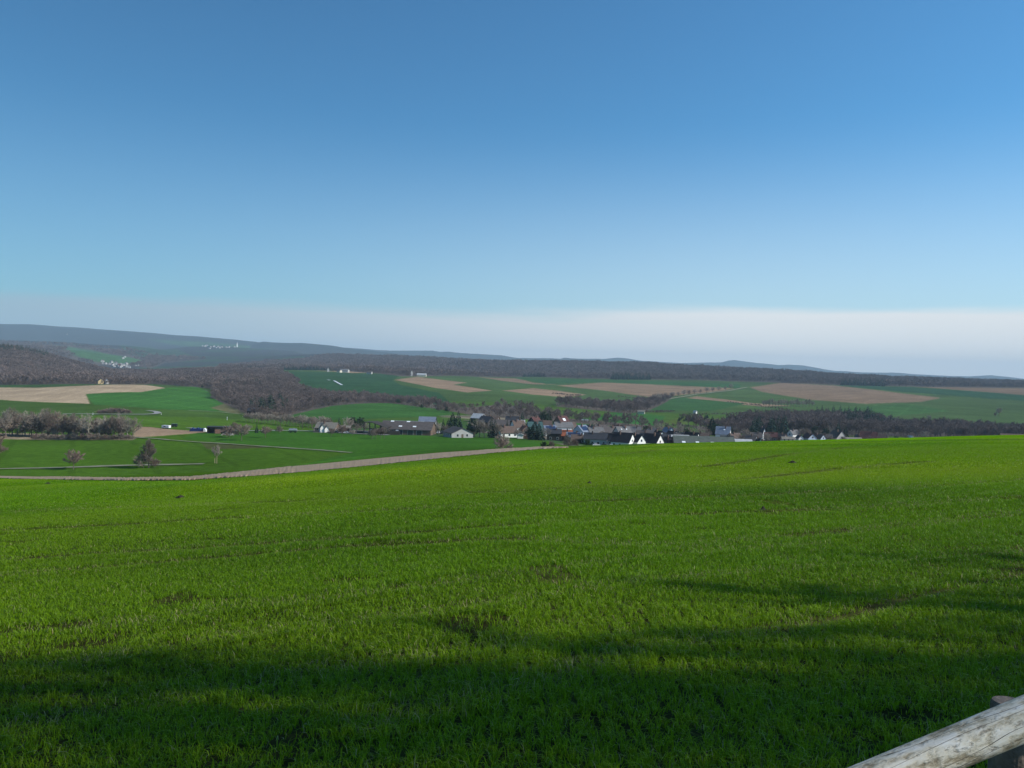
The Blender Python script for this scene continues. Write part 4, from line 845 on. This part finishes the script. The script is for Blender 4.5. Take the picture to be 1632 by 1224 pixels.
for px, Y, w, l, he, hr, yw, rf_, wl_, lb in [(908,560,7,9,3.6,7,-60,'brown_roof','white','brown-roofed house right behind the large grey roof'),(940,545,7,8,3.6,6.6,40,'slate','white','slate-roofed house tucked behind the pale blue one'),
   (958,560,8,9,3.6,6.8,-70,'fibre_roof','cream','fibre-roofed house behind the long plain grey roof'),(986,575,7,8,3.4,7,50,'darkred_roof','white','dark red roof peeping behind the steep grey roof'),(1012,555,8,9,3.6,7.2,80,'grey_roof','cream','grey roof right of the steep broad grey one'),
   (1033,470,6,8,3.6,6.8,70,'fibre_roof','white','low house squeezed between second and third white gable'),(1040,545,7,8,3.6,7,-60,'slate','white','slate roof behind the little pointed white gable'),(1066,560,6,8,4.2,8.0,25,'blue_roof','blue_wall','bluish pointed gable among the bare trees'),
   (1074,535,7,7,3.4,6.6,50,'black_roof','white','black roof with white corner below the bluish gable'),(1088,525,7,9,3.4,6.4,85,'slate','cream','slate-roofed house behind the white flat-roofed building'),(1121,530,7,8,3.6,6.8,70,'brown_roof','grey_wall','brown roof between black-roofed house and orange roofs'),
   (1160,520,6,8,3.4,6.0,80,'slate','grey_wall','low slate roof in front of the big blue-grey roofed house'),(1172,560,7,9,3.6,6.6,-60,'brown_roof','cream','brown-roofed house right of the big blue-grey one'),(1196,540,7,9,3.4,6.4,60,'fibre_roof','grey_wall','grey-brown roof above the long pale building'),
   (1230,600,7,9,3.4,6.4,70,'darkred_roof','timber_mid','dark roof among the firs right of the slim gables'),(1246,600,6,8,3.2,5.8,40,'brown_roof','timber_mid','dark brown hut-like house left of the low tan roof'),(1319,606,6,8,3.2,6.2,70,'fibre_roof','cream','fibre roof between the pale gables and the tall grey gable'),
   (1373,612,6,7,3.2,6.0,50,'slate','grey_wall','slate roof left of the red-brown farmhouse'),(817,600,7,9,3.4,6.4,80,'slate','timber_mid','dark slate roof behind the white-gabled house'),(785,610,7,10,3.0,5.6,70,'brown_roof','timber_mid','brown shed roof behind the long sheet-roofed barn')]:
    H_('house', px, Y, w, l, he, hr, yw, rf_, wl_, lb, group=gf)
gv = 'houses at the right end of the village'
H_('house', 1266,640,6,9,4.4,7.4,-58,'grey_roof','white','white house with grey roof running to the right', group=gv)
H_('house', 1276,600,4,5,3.0,4.9,8,'slate','white','small white garage-like house under the grey roof', group=gv)
H_('house', 1257,592,4,9,2.4,3.8,90,'tan_roof','cream','low tan-roofed house at the crest', group=gv, chim=False)
H_('house', 1292,600,7,8,3.4,6.4,12,'darkred_roof','blue_wall','pale blue gable with two windows at the crest', group=gv)
H_('house', 1307,602,6.5,8,3,6.0,28,'brown_roof','blue_wall','second pale blue gable, smaller, right beside the first', group=gv)
H_('house', 1336,612,10,9,3.6,8.8,22,'brown_roof','grey_wall','house with tall light grey gable, widest right of the pale blue ones', group=gv)
H_('house', 1360,600,5,13,3.0,4.4,90,'tan_roof','cream','long low whitish building right of the tall grey gable', group=gv, chim=False)
H_('farmhouse', 1386,602,9,11,4.4,9.0,62,'darkred_roof','timber_mid','red-brown farmhouse with big dark roof, highest at the right', group=gv)
H_('barn', 1405,602,7,8,3.5,7.2,60,'brown_roof','timber_mid','dark barn attached right of the red-brown farmhouse','barn', group=gv, wins=False, chim=False)
H_('barn', 1617,560,12,18,5,9.8,88,'brown_roof','peach','pinkish brown barn roof behind the crest at the right edge','barn', group=gv, wins=False, chim=False)
H_('house', 1452,612,3,4,4.6,6.0,20,'light_roof','white','tiny white hut above the crest, alone right of the village', group=gv, wins=False, chim=False)
MB().tube((0,0,6),(0,0,12.5),.22,.08,6).build('mast', M['timber'], link('church_tower', MB().box(-1.1,1.1,-1.1,1.1,-1,7).mesh('church_tower', M['grey_wall']), loc=P(981,535)))
tag(bpy.data.objects['church_tower'], 'slim dark spire behind the grey-brown roof', 'tower')
# open barn frame beside the long barn
x, y, z = P(602, 452)
e = bpy.data.objects.new('open_barn', None); COL.objects.link(e); e.location = (x, y, z); e.rotation_euler = (0,0,R(-8)); tag(e, 'open dark barn frame on posts with hay inside, left end of the long barn', 'barn', fm)
prof = lambda x_: 6.6 - max(0, (x_ + 2)*.32)
MB().add([(-6.6,-5,6.5),(-1.8,-5,6.75),(6.8,-5,4.0),(6.8,6,4.0),(-1.8,6,6.75),(-6.6,6,6.5),(-6.6,-5,6.8),(-1.8,-5,7.05),(6.8,-5,4.3),(6.8,6,4.3),(-1.8,6,7.05),(-6.6,6,6.8)],
   [(0,5,4,1),(1,4,3,2),(6,7,10,11),(7,8,9,10),(0,1,7,6),(1,2,8,7),(2,3,9,8),(3,4,10,9),(4,5,11,10),(5,0,6,11)]).build('roof', M['timber'], e)
for yy in (-4.6, 5.4):
    for xx in (-6.2, -3, .2, 3.4, 6.4): MB().box(xx-.24, xx+.24, yy-.2, yy+.2, -1, prof(xx)-.1).build('post', M['timber'], e)
    MB().box(-6.4,6.6,yy-.1,yy+.1,3.4,3.65).build('beam', M['timber'], e)
MB().box(-6.3,6.5,5.6,5.75,-1,2.6).build('back_wall', M['timber'], e)
MB().box(3.6,6.3,-4.3,4,-.5,2.9).build('inner_wall', M['timber'], e)
x, y, z = P(597, 456)
for i, (dx, hz_) in enumerate([(-2.6,1.3),(-1.1,1.3),(1.0,1.3),(-1.8,2.5)]):
    o = MB().box(-.7,.7,-.8,.8,0 if hz_ < 2 else 1.3,hz_).build('bale', M['light_roof'] if i == 3 else M['straw'], loc=(x+dx*1.05, y, z)); tag(o, ['straw bale at the left under the open barn frame','straw bale second under the open barn frame','straw bale right under the open barn frame','pale wrapped bale on top of the straw bales'][i], 'bale', 'bales in the open barn')
# open shed at the brown field
x, y, z = (*at(350, 690.5), 0); z = h1(x, y)
e = bpy.data.objects.new('open_shed', None); COL.objects.link(e); e.location = (x, y, z); e.rotation_euler = (0,0,R(12)); tag(e, 'open wooden shed with flat dark roof at the end of the brown field', 'shed')
MB().prism([(-6.3,3.5),(6.3,3.3),(6.3,3.55),(-6.3,3.75)], -3.6, 3.4).build('roof', M['slate'], e)
MB().box(-6,6,2.9,3.1,-1,3.3).box(-6,-5.85,-3,2.9,-1,3.4).build('wall', M['timber_mid'], e)
MB().box(-2.2,1.0,-2.9,-2.7,0,2.9).build('panel', M['brick'], e)
for xx in (-5.7,-2,2,5.7): MB().box(xx-.12,xx+.12,-3.3,-3.06,-1,3.3).build('post', M['timber'], e)
x, y = at(362, 693.5); o = MB().prism([(-3.2,0),(3.4,0),(3.0,.6),(.5,1.9),(-1.5,1.5)], -1.2, 1.4).build('tarpaulin_heap', M['concrete'], loc=(x,y,h1(x,y)-.1), rz=.3); tag(o, 'low heap under grey sheeting in front of the open shed', 'heap')
x, y = at(315, 687.5)
r_ = np.random.RandomState(5); mb = MB(); n = 22
pr = [(-4.0+8.0*i/(n-1), (1.75+.25*math.sin(i*1.9)+.2*math.sin(i*.7))*min(1, .35+i*.3, .55+(n-1-i)*.2)) for i in range(n)]
mb.prism([(-4.1,-.3)] + pr + [(4.1,-.3)], -1.3, 1.3)
o = mb.build('covered_stack', M['blue_tarp'], loc=(x,y,h1(x,y)), rz=.1); tag(o, 'long stack covered with dark blue tarpaulin beside the brown field', 'stack')
x, y = at(326.5, 687.8); o = MB().prism([(-.6,-.2),(.9,-.2),(.7,1.1),(0,1.9),(-.5,1.6)], -.9,.9).build('covered_stack', M['white_paint'], loc=(x,y,h1(x,y))); tag(o, 'small pale wrapped bundle at the right end of the blue tarpaulin stack', 'bundle')
def vehicle(name, px, py, yaw, body, L_, W_, H__, paint_, label, cat, car=False, group=None, tank=False):
    x, y = at(px, py) if py < 709 else P(px, 417)[:2]; e = bpy.data.objects.new(name, None); COL.objects.link(e); e.location = (x,y,h1(x,y)); e.rotation_euler = (0,0,R(yaw)); tag(e, label, cat, group)
    h = L_/2
    if car:
        MB().prism([(-h,.35),(h,.35),(h,.75),(h*.62,.92),(-h*.95,.98),(-h,.8)], -W_/2, W_/2).build('body', paint_, e)
        MB().prism([(-h*.85,.98),(h*.55,.93),(h*.22,H__),(-h*.6,H__)], -W_/2+.1, W_/2-.1).build('cabin', M['glass'], e)
        MB().prism([(h*.2,H__+.002),(-h*.58,H__+.002),(-h*.56,H__+.05),(h*.18,H__+.05)], -W_/2+.12, W_/2-.12).build('roof', paint_, e)
    elif tank:
        MB().tube((-h,0,1.45),(h,0,1.45),.85,.85,14).build('tank', paint_, e); MB().box(-h-.6,h,-.4,.4,.5,.72).build('chassis', M['black'], e); MB().tube((h*.2,0,2.2),(h*.2,0,2.5),.25,.25,10).build('hatch', M['metal'], e)
    else:
        MB().box(-h,h,-W_/2,W_/2,.6,H__).build('body', paint_, e); MB().box(-h-.8,h*.9,-.35,.35,.42,.597).build('chassis', M['black'], e)
        MB().box(-h*.5,h*.1,-W_/2-.02,-W_/2+.02,H__*.55,H__*.8).build('window', M['glass'], e)
    for sx_ in (-.58,.58):
        for sy in (-1,1): MB().tube((h*sx_, sy*(W_/2-.2), .34),(h*sx_, sy*(W_/2+.03), .34),.34,.34,12).build('wheel', M['black'], e)
    return e
vehicle('trailer', 265, 683.2, -12, 0, 4.6, 2.1, 2.0, M['white_paint'], 'low white trailer parked on the edge of the brown field', 'trailer')
vehicle('trailer', 278, 680.5, 6, 0, 3.2, 2.0, 2.0, M['dark_paint'], 'small dark green trailer on the green field above the white one', 'trailer')
vehicle('tanker', 467, 689.5, 4, 0, 4.4, 2.2, 2.3, M['metal'], 'grey tanker trailer standing on the lane edge', 'tanker', tank=True)
for i, (px, py, yw, pn, lb, cr) in enumerate([(679,691.5,5,'white_paint','white car on the grass before the long barn',True),(688,692,70,'dark_paint','dark car seen from behind right of the white one',True),(699,691,80,'white_paint','small white car left of the row before the gabled barn',True),
        (706,692,15,'dark_paint','black car, left one before the gabled barn',True),(712,692,-10,'metal','grey car between the black car and the white van',True),(722,694,8,'white_paint','white van at the left of the pale gable wall',True),
        (729,694.5,5,'dark_paint','black car parked against the pale gable wall',True),(736,694.5,8,'white_paint','white car at the middle of the pale gable wall',True),
        (952,710.5,10,'white_paint','white car before the long light-grey house',True),(966,710.5,0,'dark_paint','dark car before the long light-grey house',True),(977,710.8,0,'white_paint','white car left of the first white gable',True),
        (549,690,6,'metal','grey car on the lane below the tan farmhouse',True),(535,690,4,'dark_paint','dark car on the lane below the tan farmhouse',True)]):
    vehicle('parked_car', px, py, yw, 0, 4.2, 1.75, 1.45, M[pn], lb, 'car', car=True, group='cars parked at the farm and village')
for i, (px, py, L_) in enumerate([(574,691.5,5.5),(585,692,4)]):
    vehicle('farm_trailer', px, py, 5, 0, L_, 2.2, 1.6, M['dark_paint'], ['dark flat farm trailer left of the open barn frame','short dark farm trailer touching the open barn frame'][i], 'trailer')
x, y = at(627, 693); o = MB().box(-3.5,3.5,-1,1,-.3,2.2).box(-3.5,-1,-1.2,1.2,2.2,2.7).build('feed_store', M['timber'], loc=(x,y,h1(x,y)), rz=.1); tag(o, 'dark low feed store with stepped top before the long barn', 'shed', fm)
o = MB().box(-.8,.8,-.8,.8,-.3,2.6).tube((0,0,2.6),(0,0,3.0),.8,.5,10).build('white_tank', M['white_paint'], loc=(*at(633,692.5), h1(*at(633,692.5)))); tag(o, 'upright white tank beside the dark feed store', 'tank')
for i in range(9):
    px = 648 + i*4.8; x, y = at(px, 691.5 - (i % 2)*.8); o = MB().tube((-.8,0,.7),(.8,0,.7),.75,.75,14).build('straw_bale', M['straw'] if i % 3 else M['light_roof'], loc=(x,y,h1(x,y)), rz=i*.9)
    tag(o, ('round straw bale' if i % 3 else 'pale wrapped round bale') + ' in the row before the long barn, %s' % ['at its left end','second from the left','third from the left','fourth from the left','in the middle','fourth from the right','third from the right','second from the right','at its right end'][i], 'bale', 'round bales before the long barn')
x, y = at(548, 690); o = MB().tube((0,0,-.5),(0,0,8.8),.13,.09,6).box(-.7,.7,-.06,.06,8.2,8.35).build('utility_pole', M['bark_pale'], loc=(x,y,h1(x,y))); tag(o, 'thin wooden utility pole right of the tan farmhouse', 'pole')
for i, (px, py) in enumerate([(148,661),(257,661),(362,669.5)]):
    x, y = at(px, py); o = MB().box(-.18,.18,-.1,.1,-.2,1.5 if i < 2 else 2.4).box(-.19,.19,-.11,.11,.9,1.1,1).build('marker_post', [M['white_paint'], M['black']], loc=(x,y,h1(x,y))); tag(o, 'white roadside marker post ' + ['left of the oval thicket','where the lane bends right of the thicket','alone on the green slope by the faint path'][i], 'post', 'white marker posts')
# buildings on the far fields
fg = 'lone buildings on the far fields'
def far(px, py, w, l, he, hr, yaw, roof, wall, label, cat='hut', group=fg, **k): return H_('hut', 0, 0, w, l, he, hr, yaw, roof, wall, label, cat, group, pos=at(px, py), wins=False, chim=False, **k)
far(406,661,7,11,3.5,6,80,'slate','timber','dark hut with slate roof at the foot of the gully wood'); far(415,661.5,3,4,2.6,4,25,'light_roof','white','small white hut right of the dark one at the gully wood'); far(426,662.5,4,6,2.4,4,60,'brown_roof','grey_wall','grey-brown hut furthest right at the foot of the gully wood')
far(160,612,7,9,4,7,35,'tan_roof','straw','yellow field barn above the tan field'); far(170,612,4.5,5,4,6.5,35,'light_roof','grey_wall','small grey-white field hut right of the yellow barn')
far(24,573,9,12,4,7,80,'light_roof','cream','pale hut inside the wood on the left hill'); far(523,592.5,5,6,7,11,15,'slate','far_wall','small white chapel-like hut at the edge of the plateau')
far(549,593.5,14,22,5,9,85,'grey_roof','far_wall','pale farm building at the plateau edge'); far(541,593.6,9,10,4,7,60,'fibre_roof','cream','small cream farm building left of the pale one on the plateau')
far(656,599.2,5,6,10,14,15,'slate','far_wall','slender white tower-like building below the far forest','tower'); far(672,599.8,10,22,4,7,88,'light_roof','cream','long light shed below the far forest')
far(589,596,8,12,4,7,80,'fibre_roof','far_wall','white-walled farmhouse among the firs on the plateau')
far(1022,659.5,5,8,2.6,4.2,75,'tan_roof','cream','pale hay hut at the low tip of the copse'); far(1108,659,3,4,2.2,3.6,40,'light_roof','white','tiny white hut above the fir plantation')
far(929,662.8,2,3,2,3,40,'light_roof','white','tiny white hut alone in the green field behind the village'); far(932,671.5,2.5,6,1.2,1.8,85,'light_roof','cream','low pale trough-like hut in the green field behind the village')
vg = 'houses of the village in the left valley'; hg = 'houses of the hamlet on the far slope'
r_ = np.random.RandomState(12)
for i in range(24):
    t = r_.rand(); px = 164 + 42*t + r_.randn()*1.5; py = 576 + 5*t + r_.rand()*7
    far(px, py, 7+3*r_.rand(), 9, 5, 8.5, r_.choice([20,35,-30,60,10]), r_.choice(['grey_roof','slate','fibre_roof','darkred_roof']), 'far_wall', 'tiny white house in the cluster of the left valley village, %s' % ('upper part' if py < 581 else 'lower part'), 'house', vg)
for px, py, lb in [(216,583,'wide white house right of the valley village'),(221,583,'white house joined to the wide one right of the valley village'),(234,582.5,'white house at the right end of the valley village'),(238,581,'second white house at the right end of the valley village'),
        (199,569.5,'lone white house on the slope above the valley village'),(196,571.5,'lone pale house just below the white one above the valley village'),(288,572,'bright white hall in the hazy slope'),(294,571.5,'smaller white hall right of the bright one'),(107,533,'single white house far up the blue hill')]:
    far(px, py, 9, 12, 4, 7, 40, 'grey_roof', 'far_wall', lb, 'house', 'white houses scattered round the left valley')
for i, (px, py) in enumerate([(323,552),(327,552.3),(330,551),(336,553.5),(341,553),(344,554.5),(348,553),(350,555),(353,553.5),(361,554),(365,553.8),(334,556),(374,553.5)]):
    far(px, py, 11+(i*5 % 7), 12, 6, 10+(i % 3)*2, [20,40,-30][i % 3], 'slate', 'far_wall', 'tiny bright hamlet house on the far blue slope, %s' % ['leftmost','second from the left','third from the left','fifth from the left','sixth from the left','seventh from the left','in the middle','sixth from the right','fifth from the right','fourth from the right','second from the right','low one, fourth from the left','rightmost, beside the tower'][i], 'house', hg)
far(378,553.5,8,8,22,42,20,'slate','white','white church tower at the right end of the hamlet','church', hg)
ribbon('path', [(532,607.5),(537,610),(545,614.3)], 3.6, M['white_paint'], 'white plastic strip laid across the far green field', dz=.2)
ribbon('path', [(522,606.2),(526,606.8)], 4, M['white_paint'], 'short white plastic strip left of the long one', dz=.2)
#PART4
# ------------------------------------------------------------------ log rail beside the viewer
def log_rail():
    r = np.random.RandomState(4); p0 = Vector((.35, 1.98, -1.267)); p1 = Vector((2.75, 2.42, -.500)); n = 160; k = 72
    d = (p1-p0).normalized(); a = d.cross(Vector((0,0,1))).normalized(); b_ = a.cross(d); co = []
    knots = [(r.rand(), r.rand()*2*PI, .004+.004*r.rand()) for _ in range(18)]
    for i in range(n):
        t = i/(n-1); c = p0 + (p1-p0)*t + a*(.012*math.sin(t*7)) + b_*(.010*math.sin(t*5+1)); rr = .049 + .009*t
        for j in range(k):
            an = 2*PI*j/k; q = rr*(1 + .035*math.sin(an*2+t*4) + .02*math.sin(an*5+t*9))
            for kt, ka, kh in knots: 
                da = (an-ka+PI) % (2*PI) - PI; q += kh*math.exp(-((t-kt)*2.5/.035)**2 - (da/.30)**2)
            co.append(c + a*(q*math.cos(an)) + b_*(q*math.sin(an)))
    f = [(i*k+j, i*k+(j+1) % k, (i+1)*k+(j+1) % k, (i+1)*k+j) for i in range(n-1) for j in range(k)] + [tuple(range(k))[::-1], tuple(range((n-1)*k, n*k))]
    m_ = bpy.data.materials.new('weathered_log'); m_.use_nodes = True; nt = m_.node_tree; b = nt.nodes['Principled BSDF']; L = nt.links.new; b.inputs['Roughness'].default_value = .8; b.inputs['Specular IOR Level'].default_value = .25
    # texture axes run along the log
    tc = nt.nodes.new('ShaderNodeTexCoord'); mp = nt.nodes.new('ShaderNodeMapping'); rot = d.to_track_quat('X', 'Z').to_euler(); 
    mp.vector_type = 'TEXTURE'; mp.inputs['Rotation'].default_value = rot; L(tc.outputs['Object'], mp.inputs[0])
    def noise(sx_, sy, det, sc_):
        m2 = nt.nodes.new('ShaderNodeMapping'); m2.inputs['Scale'].default_value = (sx_, sy, sy); L(mp.outputs[0], m2.inputs[0]); q = nt.nodes.new('ShaderNodeTexNoise'); q.inputs['Scale'].default_value = sc_; q.inputs['Detail'].default_value = det; q.inputs['Roughness'].default_value = .65; L(m2.outputs[0], q.inputs['Vector']); return q.outputs['Fac']
    def ramp(v, stops):
        q = nt.nodes.new('ShaderNodeValToRGB'); L(v, q.inputs[0]); e_ = q.color_ramp.elements
        while len(e_) < len(stops): e_.new(.5)
        for s_, (po, c) in zip(e_, stops): s_.position = po; s_.color = (*c, 1)
        return q.outputs[0]
    grain = noise(3, 90, 6, 1); blot = noise(6, 14, 6, 1.2); fine = noise(26, 60, 7, 1); crk = noise(1.0, 16, 2, 1)
    base = ramp(blot, [(.32, (.07,.055,.035)), (.41, (.36,.30,.20)), (.50, (.66,.60,.48)), (.70, (.80,.79,.76))])
    def mul(c1, c2, f_=1):
        q = nt.nodes.new('ShaderNodeMix'); q.data_type = 'RGBA'; q.blend_type = 'MULTIPLY'; q.inputs[0].default_value = f_; L(c1, q.inputs[6]); L(c2, q.inputs[7]); return q.outputs[2]
    c = mul(base, ramp(grain, [(.3, (.72,.70,.67)), (.65, (1,1,1))]), .8); c = mul(c, ramp(fine, [(.32, (.35,.32,.28)), (.46, (1,1,1))]), .85)
    cr = ramp(crk, [(.494, (1,1,1)), (.499, (.05,.04,.035)), (.503, (.05,.04,.035)), (.508, (1,1,1))]); c = mul(c, cr, .9)
    L(c, b.inputs['Base Color'])
    bp = nt.nodes.new('ShaderNodeBump'); bp.inputs['Strength'].default_value = .9; bp.inputs['Distance'].default_value = .006; L(c, bp.inputs['Height']); L(bp.outputs[0], b.inputs['Normal'])
    me = np_mesh('log_rail', co, faces=f, mats=[m_], smooth=True); o = link('log_rail', me); tag(o, 'weathered grey log rail with peeling bark crossing the lower right corner', 'rail'); return m_
lm = log_rail()
def post(x, y, top, r0, label):
    g = h1(x, y); rr = np.random.RandomState(int(x*10)); mb = MB(); n = 28
    ring = lambda z, s_: [(x + r0*s_*(1+.04*math.sin(3*a_)+.02*rr.randn())*math.cos(a_), y + r0*s_*(1+.04*math.sin(3*a_))*math.sin(a_), z) for a_ in [2*PI*i/n for i in range(n)]]
    v = ring(g-.4, 1.05) + ring(top-.012, 1.0) + ring(top, .9); f = [(k_*n+i, k_*n+(i+1) % n, (k_+1)*n+(i+1) % n, (k_+1)*n+i) for k_ in range(2) for i in range(n)] + [tuple(range(2*n, 3*n))]
    mb.add(v, f); o = mb.build('fence_post', M['post_wood']); tag(o, label, 'post'); return o
M['post_wood'] = mat('post_wood', (.11,.085,.065), col2=(.22,.17,.135), scale=14, bump=.6)
px_, s_ = ray([1609], [1118]); post(float(px_[0])*2.55, 2.55, float(s_[0])*2.55, .052, 'short round brown fence post behind the log rail')
post(.42, 2.14, -1.24, .055, 'round fence post carrying the low end of the log rail')

# ------------------------------------------------------------------ young corn blades of the near field
def blades():
    r = np.random.RandomState(77); C, Hh, Wd, Az, Cl = [], [], [], [], []
    #        r0  r1   per m2  height  width
    zones = [(2.6, 8, 4800, .066, .0026), (8, 16, 3200, .058, .0031), (16, 34, 1450, .052, .0045), (34, 75, 260, .050, .0095), (75, 115, 40, .050, .018)]
    out_co, out_n, colr = [], 0, []
    for (r0, r1, dens, hh, ww) in zones:
        A = R(35.5); area = A*(r1**2 - r0**2); n = int(area*dens)
        rad = np.sqrt(r.uniform(r0**2, r1**2, n)); th = r.uniform(-A, A, n)
        if r0 > 30: rad = rad  # even spread over the ground
        x = rad*np.sin(th); y = rad*np.cos(th)
        # blades grow in tufts: pull them towards tuft centres
        if r1 <= 8:
            g = .09; cx = (np.floor(x/g)+.5)*g; cy = (np.floor(y/g)+.5)*g
            hx_ = np.sin(cx*127.1 + cy*311.7)*43758.5; hy_ = np.sin(cx*269.5 + cy*183.3)*43758.5; jx = (hx_ - np.floor(hx_) - .5)*g*2; jy = (hy_ - np.floor(hy_) - .5)*g*2
            x = x*.76 + (cx+jx)*.24; y = y*.76 + (cy+jy)*.24
        k = inside(near_poly, x, y); x, y, rad = x[k], y[k], rad[k]
        td = trackdist(x, y); big = vnoise(x, y, 1.6, 14); sm = vnoise(x, y, .35, 15); patch = vnoise(x, y, 6, 16)
        bare = np.clip(1.25 - td, 0, 1) * (vnoise(x, y, 2.5, 17) > .45)
        keep = (r.rand(len(x)) > bare*.9) & (r.rand(len(x)) < .50 + 1.0*sm + .25*big) & ~((vnoise(x, y, .9, 18) < .12) & (r.rand(len(x)) < .8))
        x, y, td, big, sm, patch, rad = [q[keep] for q in (x, y, td, big, sm, patch, rad)]; n = len(x)
        edge = np.clip(1 - abs(td-1.9)/.9, 0, 1)
        h = hh*(.45 + .95*r.rand(n))*(.55 + .45*big + .45*sm + .2*patch)*(1 + .35*edge); w = ww*(.7 + .6*r.rand(n))
        az = r.rand(n)*2*PI; lean = .25 + 1.05*r.rand(n); dx, dy = np.cos(az)*lean*h, np.sin(az)*lean*h
        fa = r.rand(n)*PI; px_, py_ = np.cos(fa)*w, np.sin(fa)*w
        z = H(x, y) - .004
        b0 = np.stack([x-px_, y-py_, z], 1); b1 = np.stack([x+px_, y+py_, z], 1)
        m0 = np.stack([x+dx*.3-px_*.8, y+dy*.3-py_*.8, z+h*.55], 1); m1 = np.stack([x+dx*.3+px_*.8, y+dy*.3+py_*.8, z+h*.55], 1)
        tp = np.stack([x+dx, y+dy, z+h*(1-.42*lean)], 1)
        out_co.append(np.stack([b0, b1, m1, m0, tp], 1).reshape(-1, 3))
        base = np.array((.175,.350,.004)); yel = np.array((.320,.435,.010)); dry = np.array((.42,.38,.18)); drk = np.array((.052,.150,.005))
        q = np.clip(patch*.55 + .45*r.rand(n), 0, 1)[:, None]; c = drk*(1-q) + base*q; q2 = (np.clip(vnoise(x, y, 14, 19)*1.5-.45, 0, 1)*.7)[:, None] + .15*r.rand(n, 1); c = c*(1-q2) + yel*q2
        c = c*(1 - .45*banddist(x, y))[:, None]*(.80 + .40*r.rand(n))[:, None]
        dm = r.rand(n) < 0.025 + .12*np.clip(1.6-td, 0, 1)*(td < 1.6); c[dm] = dry*(.6 + .5*r.rand(dm.sum(), 1)); colr.append(np.repeat(c, 5, 0))
    co = np.concatenate(out_co); cl = np.concatenate(colr); n = len(co)//5; i = np.arange(n)[:, None]*5
    print('blades', n)
    tri = np.concatenate([i+[0,1,2], i+[0,2,3], i+[3,2,4]], 1).reshape(-1, 3)
    m_ = bpy.data.materials.new('young_corn'); m_.use_nodes = True; nt = m_.node_tree; b = nt.nodes['Principled BSDF']; b.inputs['Roughness'].default_value = .45; b.inputs['Specular IOR Level'].default_value = .13
    a = nt.nodes.new('ShaderNodeAttribute'); a.attribute_name = 'blade_colour'; nt.links.new(a.outputs['Color'], b.inputs['Base Color'])
    tr = nt.nodes.new('ShaderNodeBsdfTranslucent'); mx = nt.nodes.new('ShaderNodeMixShader'); mx.inputs[0].default_value = .38; nt.links.new(a.outputs['Color'], tr.inputs['Color'])
    nt.links.new(b.outputs[0], mx.inputs[1]); nt.links.new(tr.outputs[0], mx.inputs[2]); nt.links.new(mx.outputs[0], nt.nodes['Material Output'].inputs['Surface'])
    me = np_mesh('grass', co, tris=tri, mats=[m_]); at_ = me.attributes.new('blade_colour', 'FLOAT_COLOR', 'POINT'); at_.data.foreach_set('color', np.concatenate([cl, np.ones((len(cl), 1))], 1).astype(np.float32).ravel())
    tag(link('grass', me), 'short bright green young corn covering the near field', kind='stuff')
blades()

# ------------------------------------------------------------------ trees beside the path, right of the view, whose shade falls on the near corn
variant('shade0', 'bare', 13, 11, 'twig', 31, twigs=1600, tw=.06, tl=1.0, limbs=15, subs=5, trunk=.16)
variant('shade2', 'bare', 13, 12, 'evergreen', 33, twigs=1500, tw=.06, tl=.8, limbs=15, subs=5, trunk=.14)
variant('shade3', 'bare', 13, 12, 'twig', 34, twigs=1300, tw=.06, tl=.9, limbs=13, subs=5, trunk=.2)
variant('shade1', 'bare', 13, 12, 'evergreen', 32, twigs=1900, tw=.07, tl=.9, limbs=15, subs=5, trunk=.14)
for i, (x, y, hh, k, lb, wd) in enumerate([(15,1.2,14,'shade2','young tree right of the viewer, nearest of the row',.36),(21.5,-.5,21,'shade1','tall leafy tree right of the viewer, second of the row',.20),(29,-1.6,27,'shade2','tallest tree of the row right of the viewer',.26),(35,-3.6,29,'shade1','farthest tall tree of the row right of the viewer',.24),(24,2.4,16,'shade3','open bare tree at the field edge right of the viewer',.7),(20,1.6,13,'shade3','slim open tree between the row and the field edge',.35),(11,-8,9,'shade0','bare tree just behind the viewer on the right',.6),(37,0,22,'shade0','far bare tree of the row right of the viewer',.4)]):
    tree('path_tree', k, x, y, hh, lb, 'tree', 'trees beside the path', wide=wd)

# ------------------------------------------------------------------ the air
hz = MB().box(-15800, 15800, -15800, 15800, float(gz.min()) - 1, 340, 0)
hm = bpy.data.materials.new('haze'); hm.use_nodes = True; hn = hm.node_tree; hn.nodes.clear()
pv = hn.nodes.new('ShaderNodeVolumePrincipled'); ho = hn.nodes.new('ShaderNodeOutputMaterial')
pv.inputs['Color'].default_value = (.60, .82, 1, 1); pv.inputs['Density'].default_value = 7.5e-5; pv.inputs['Anisotropy'].default_value = 0.0
hn.links.new(pv.outputs[0], ho.inputs['Volume'])
hazeo = hz.build('haze', hm); tag(hazeo, 'pale blue haze over the valley and far hills', kind='stuff')
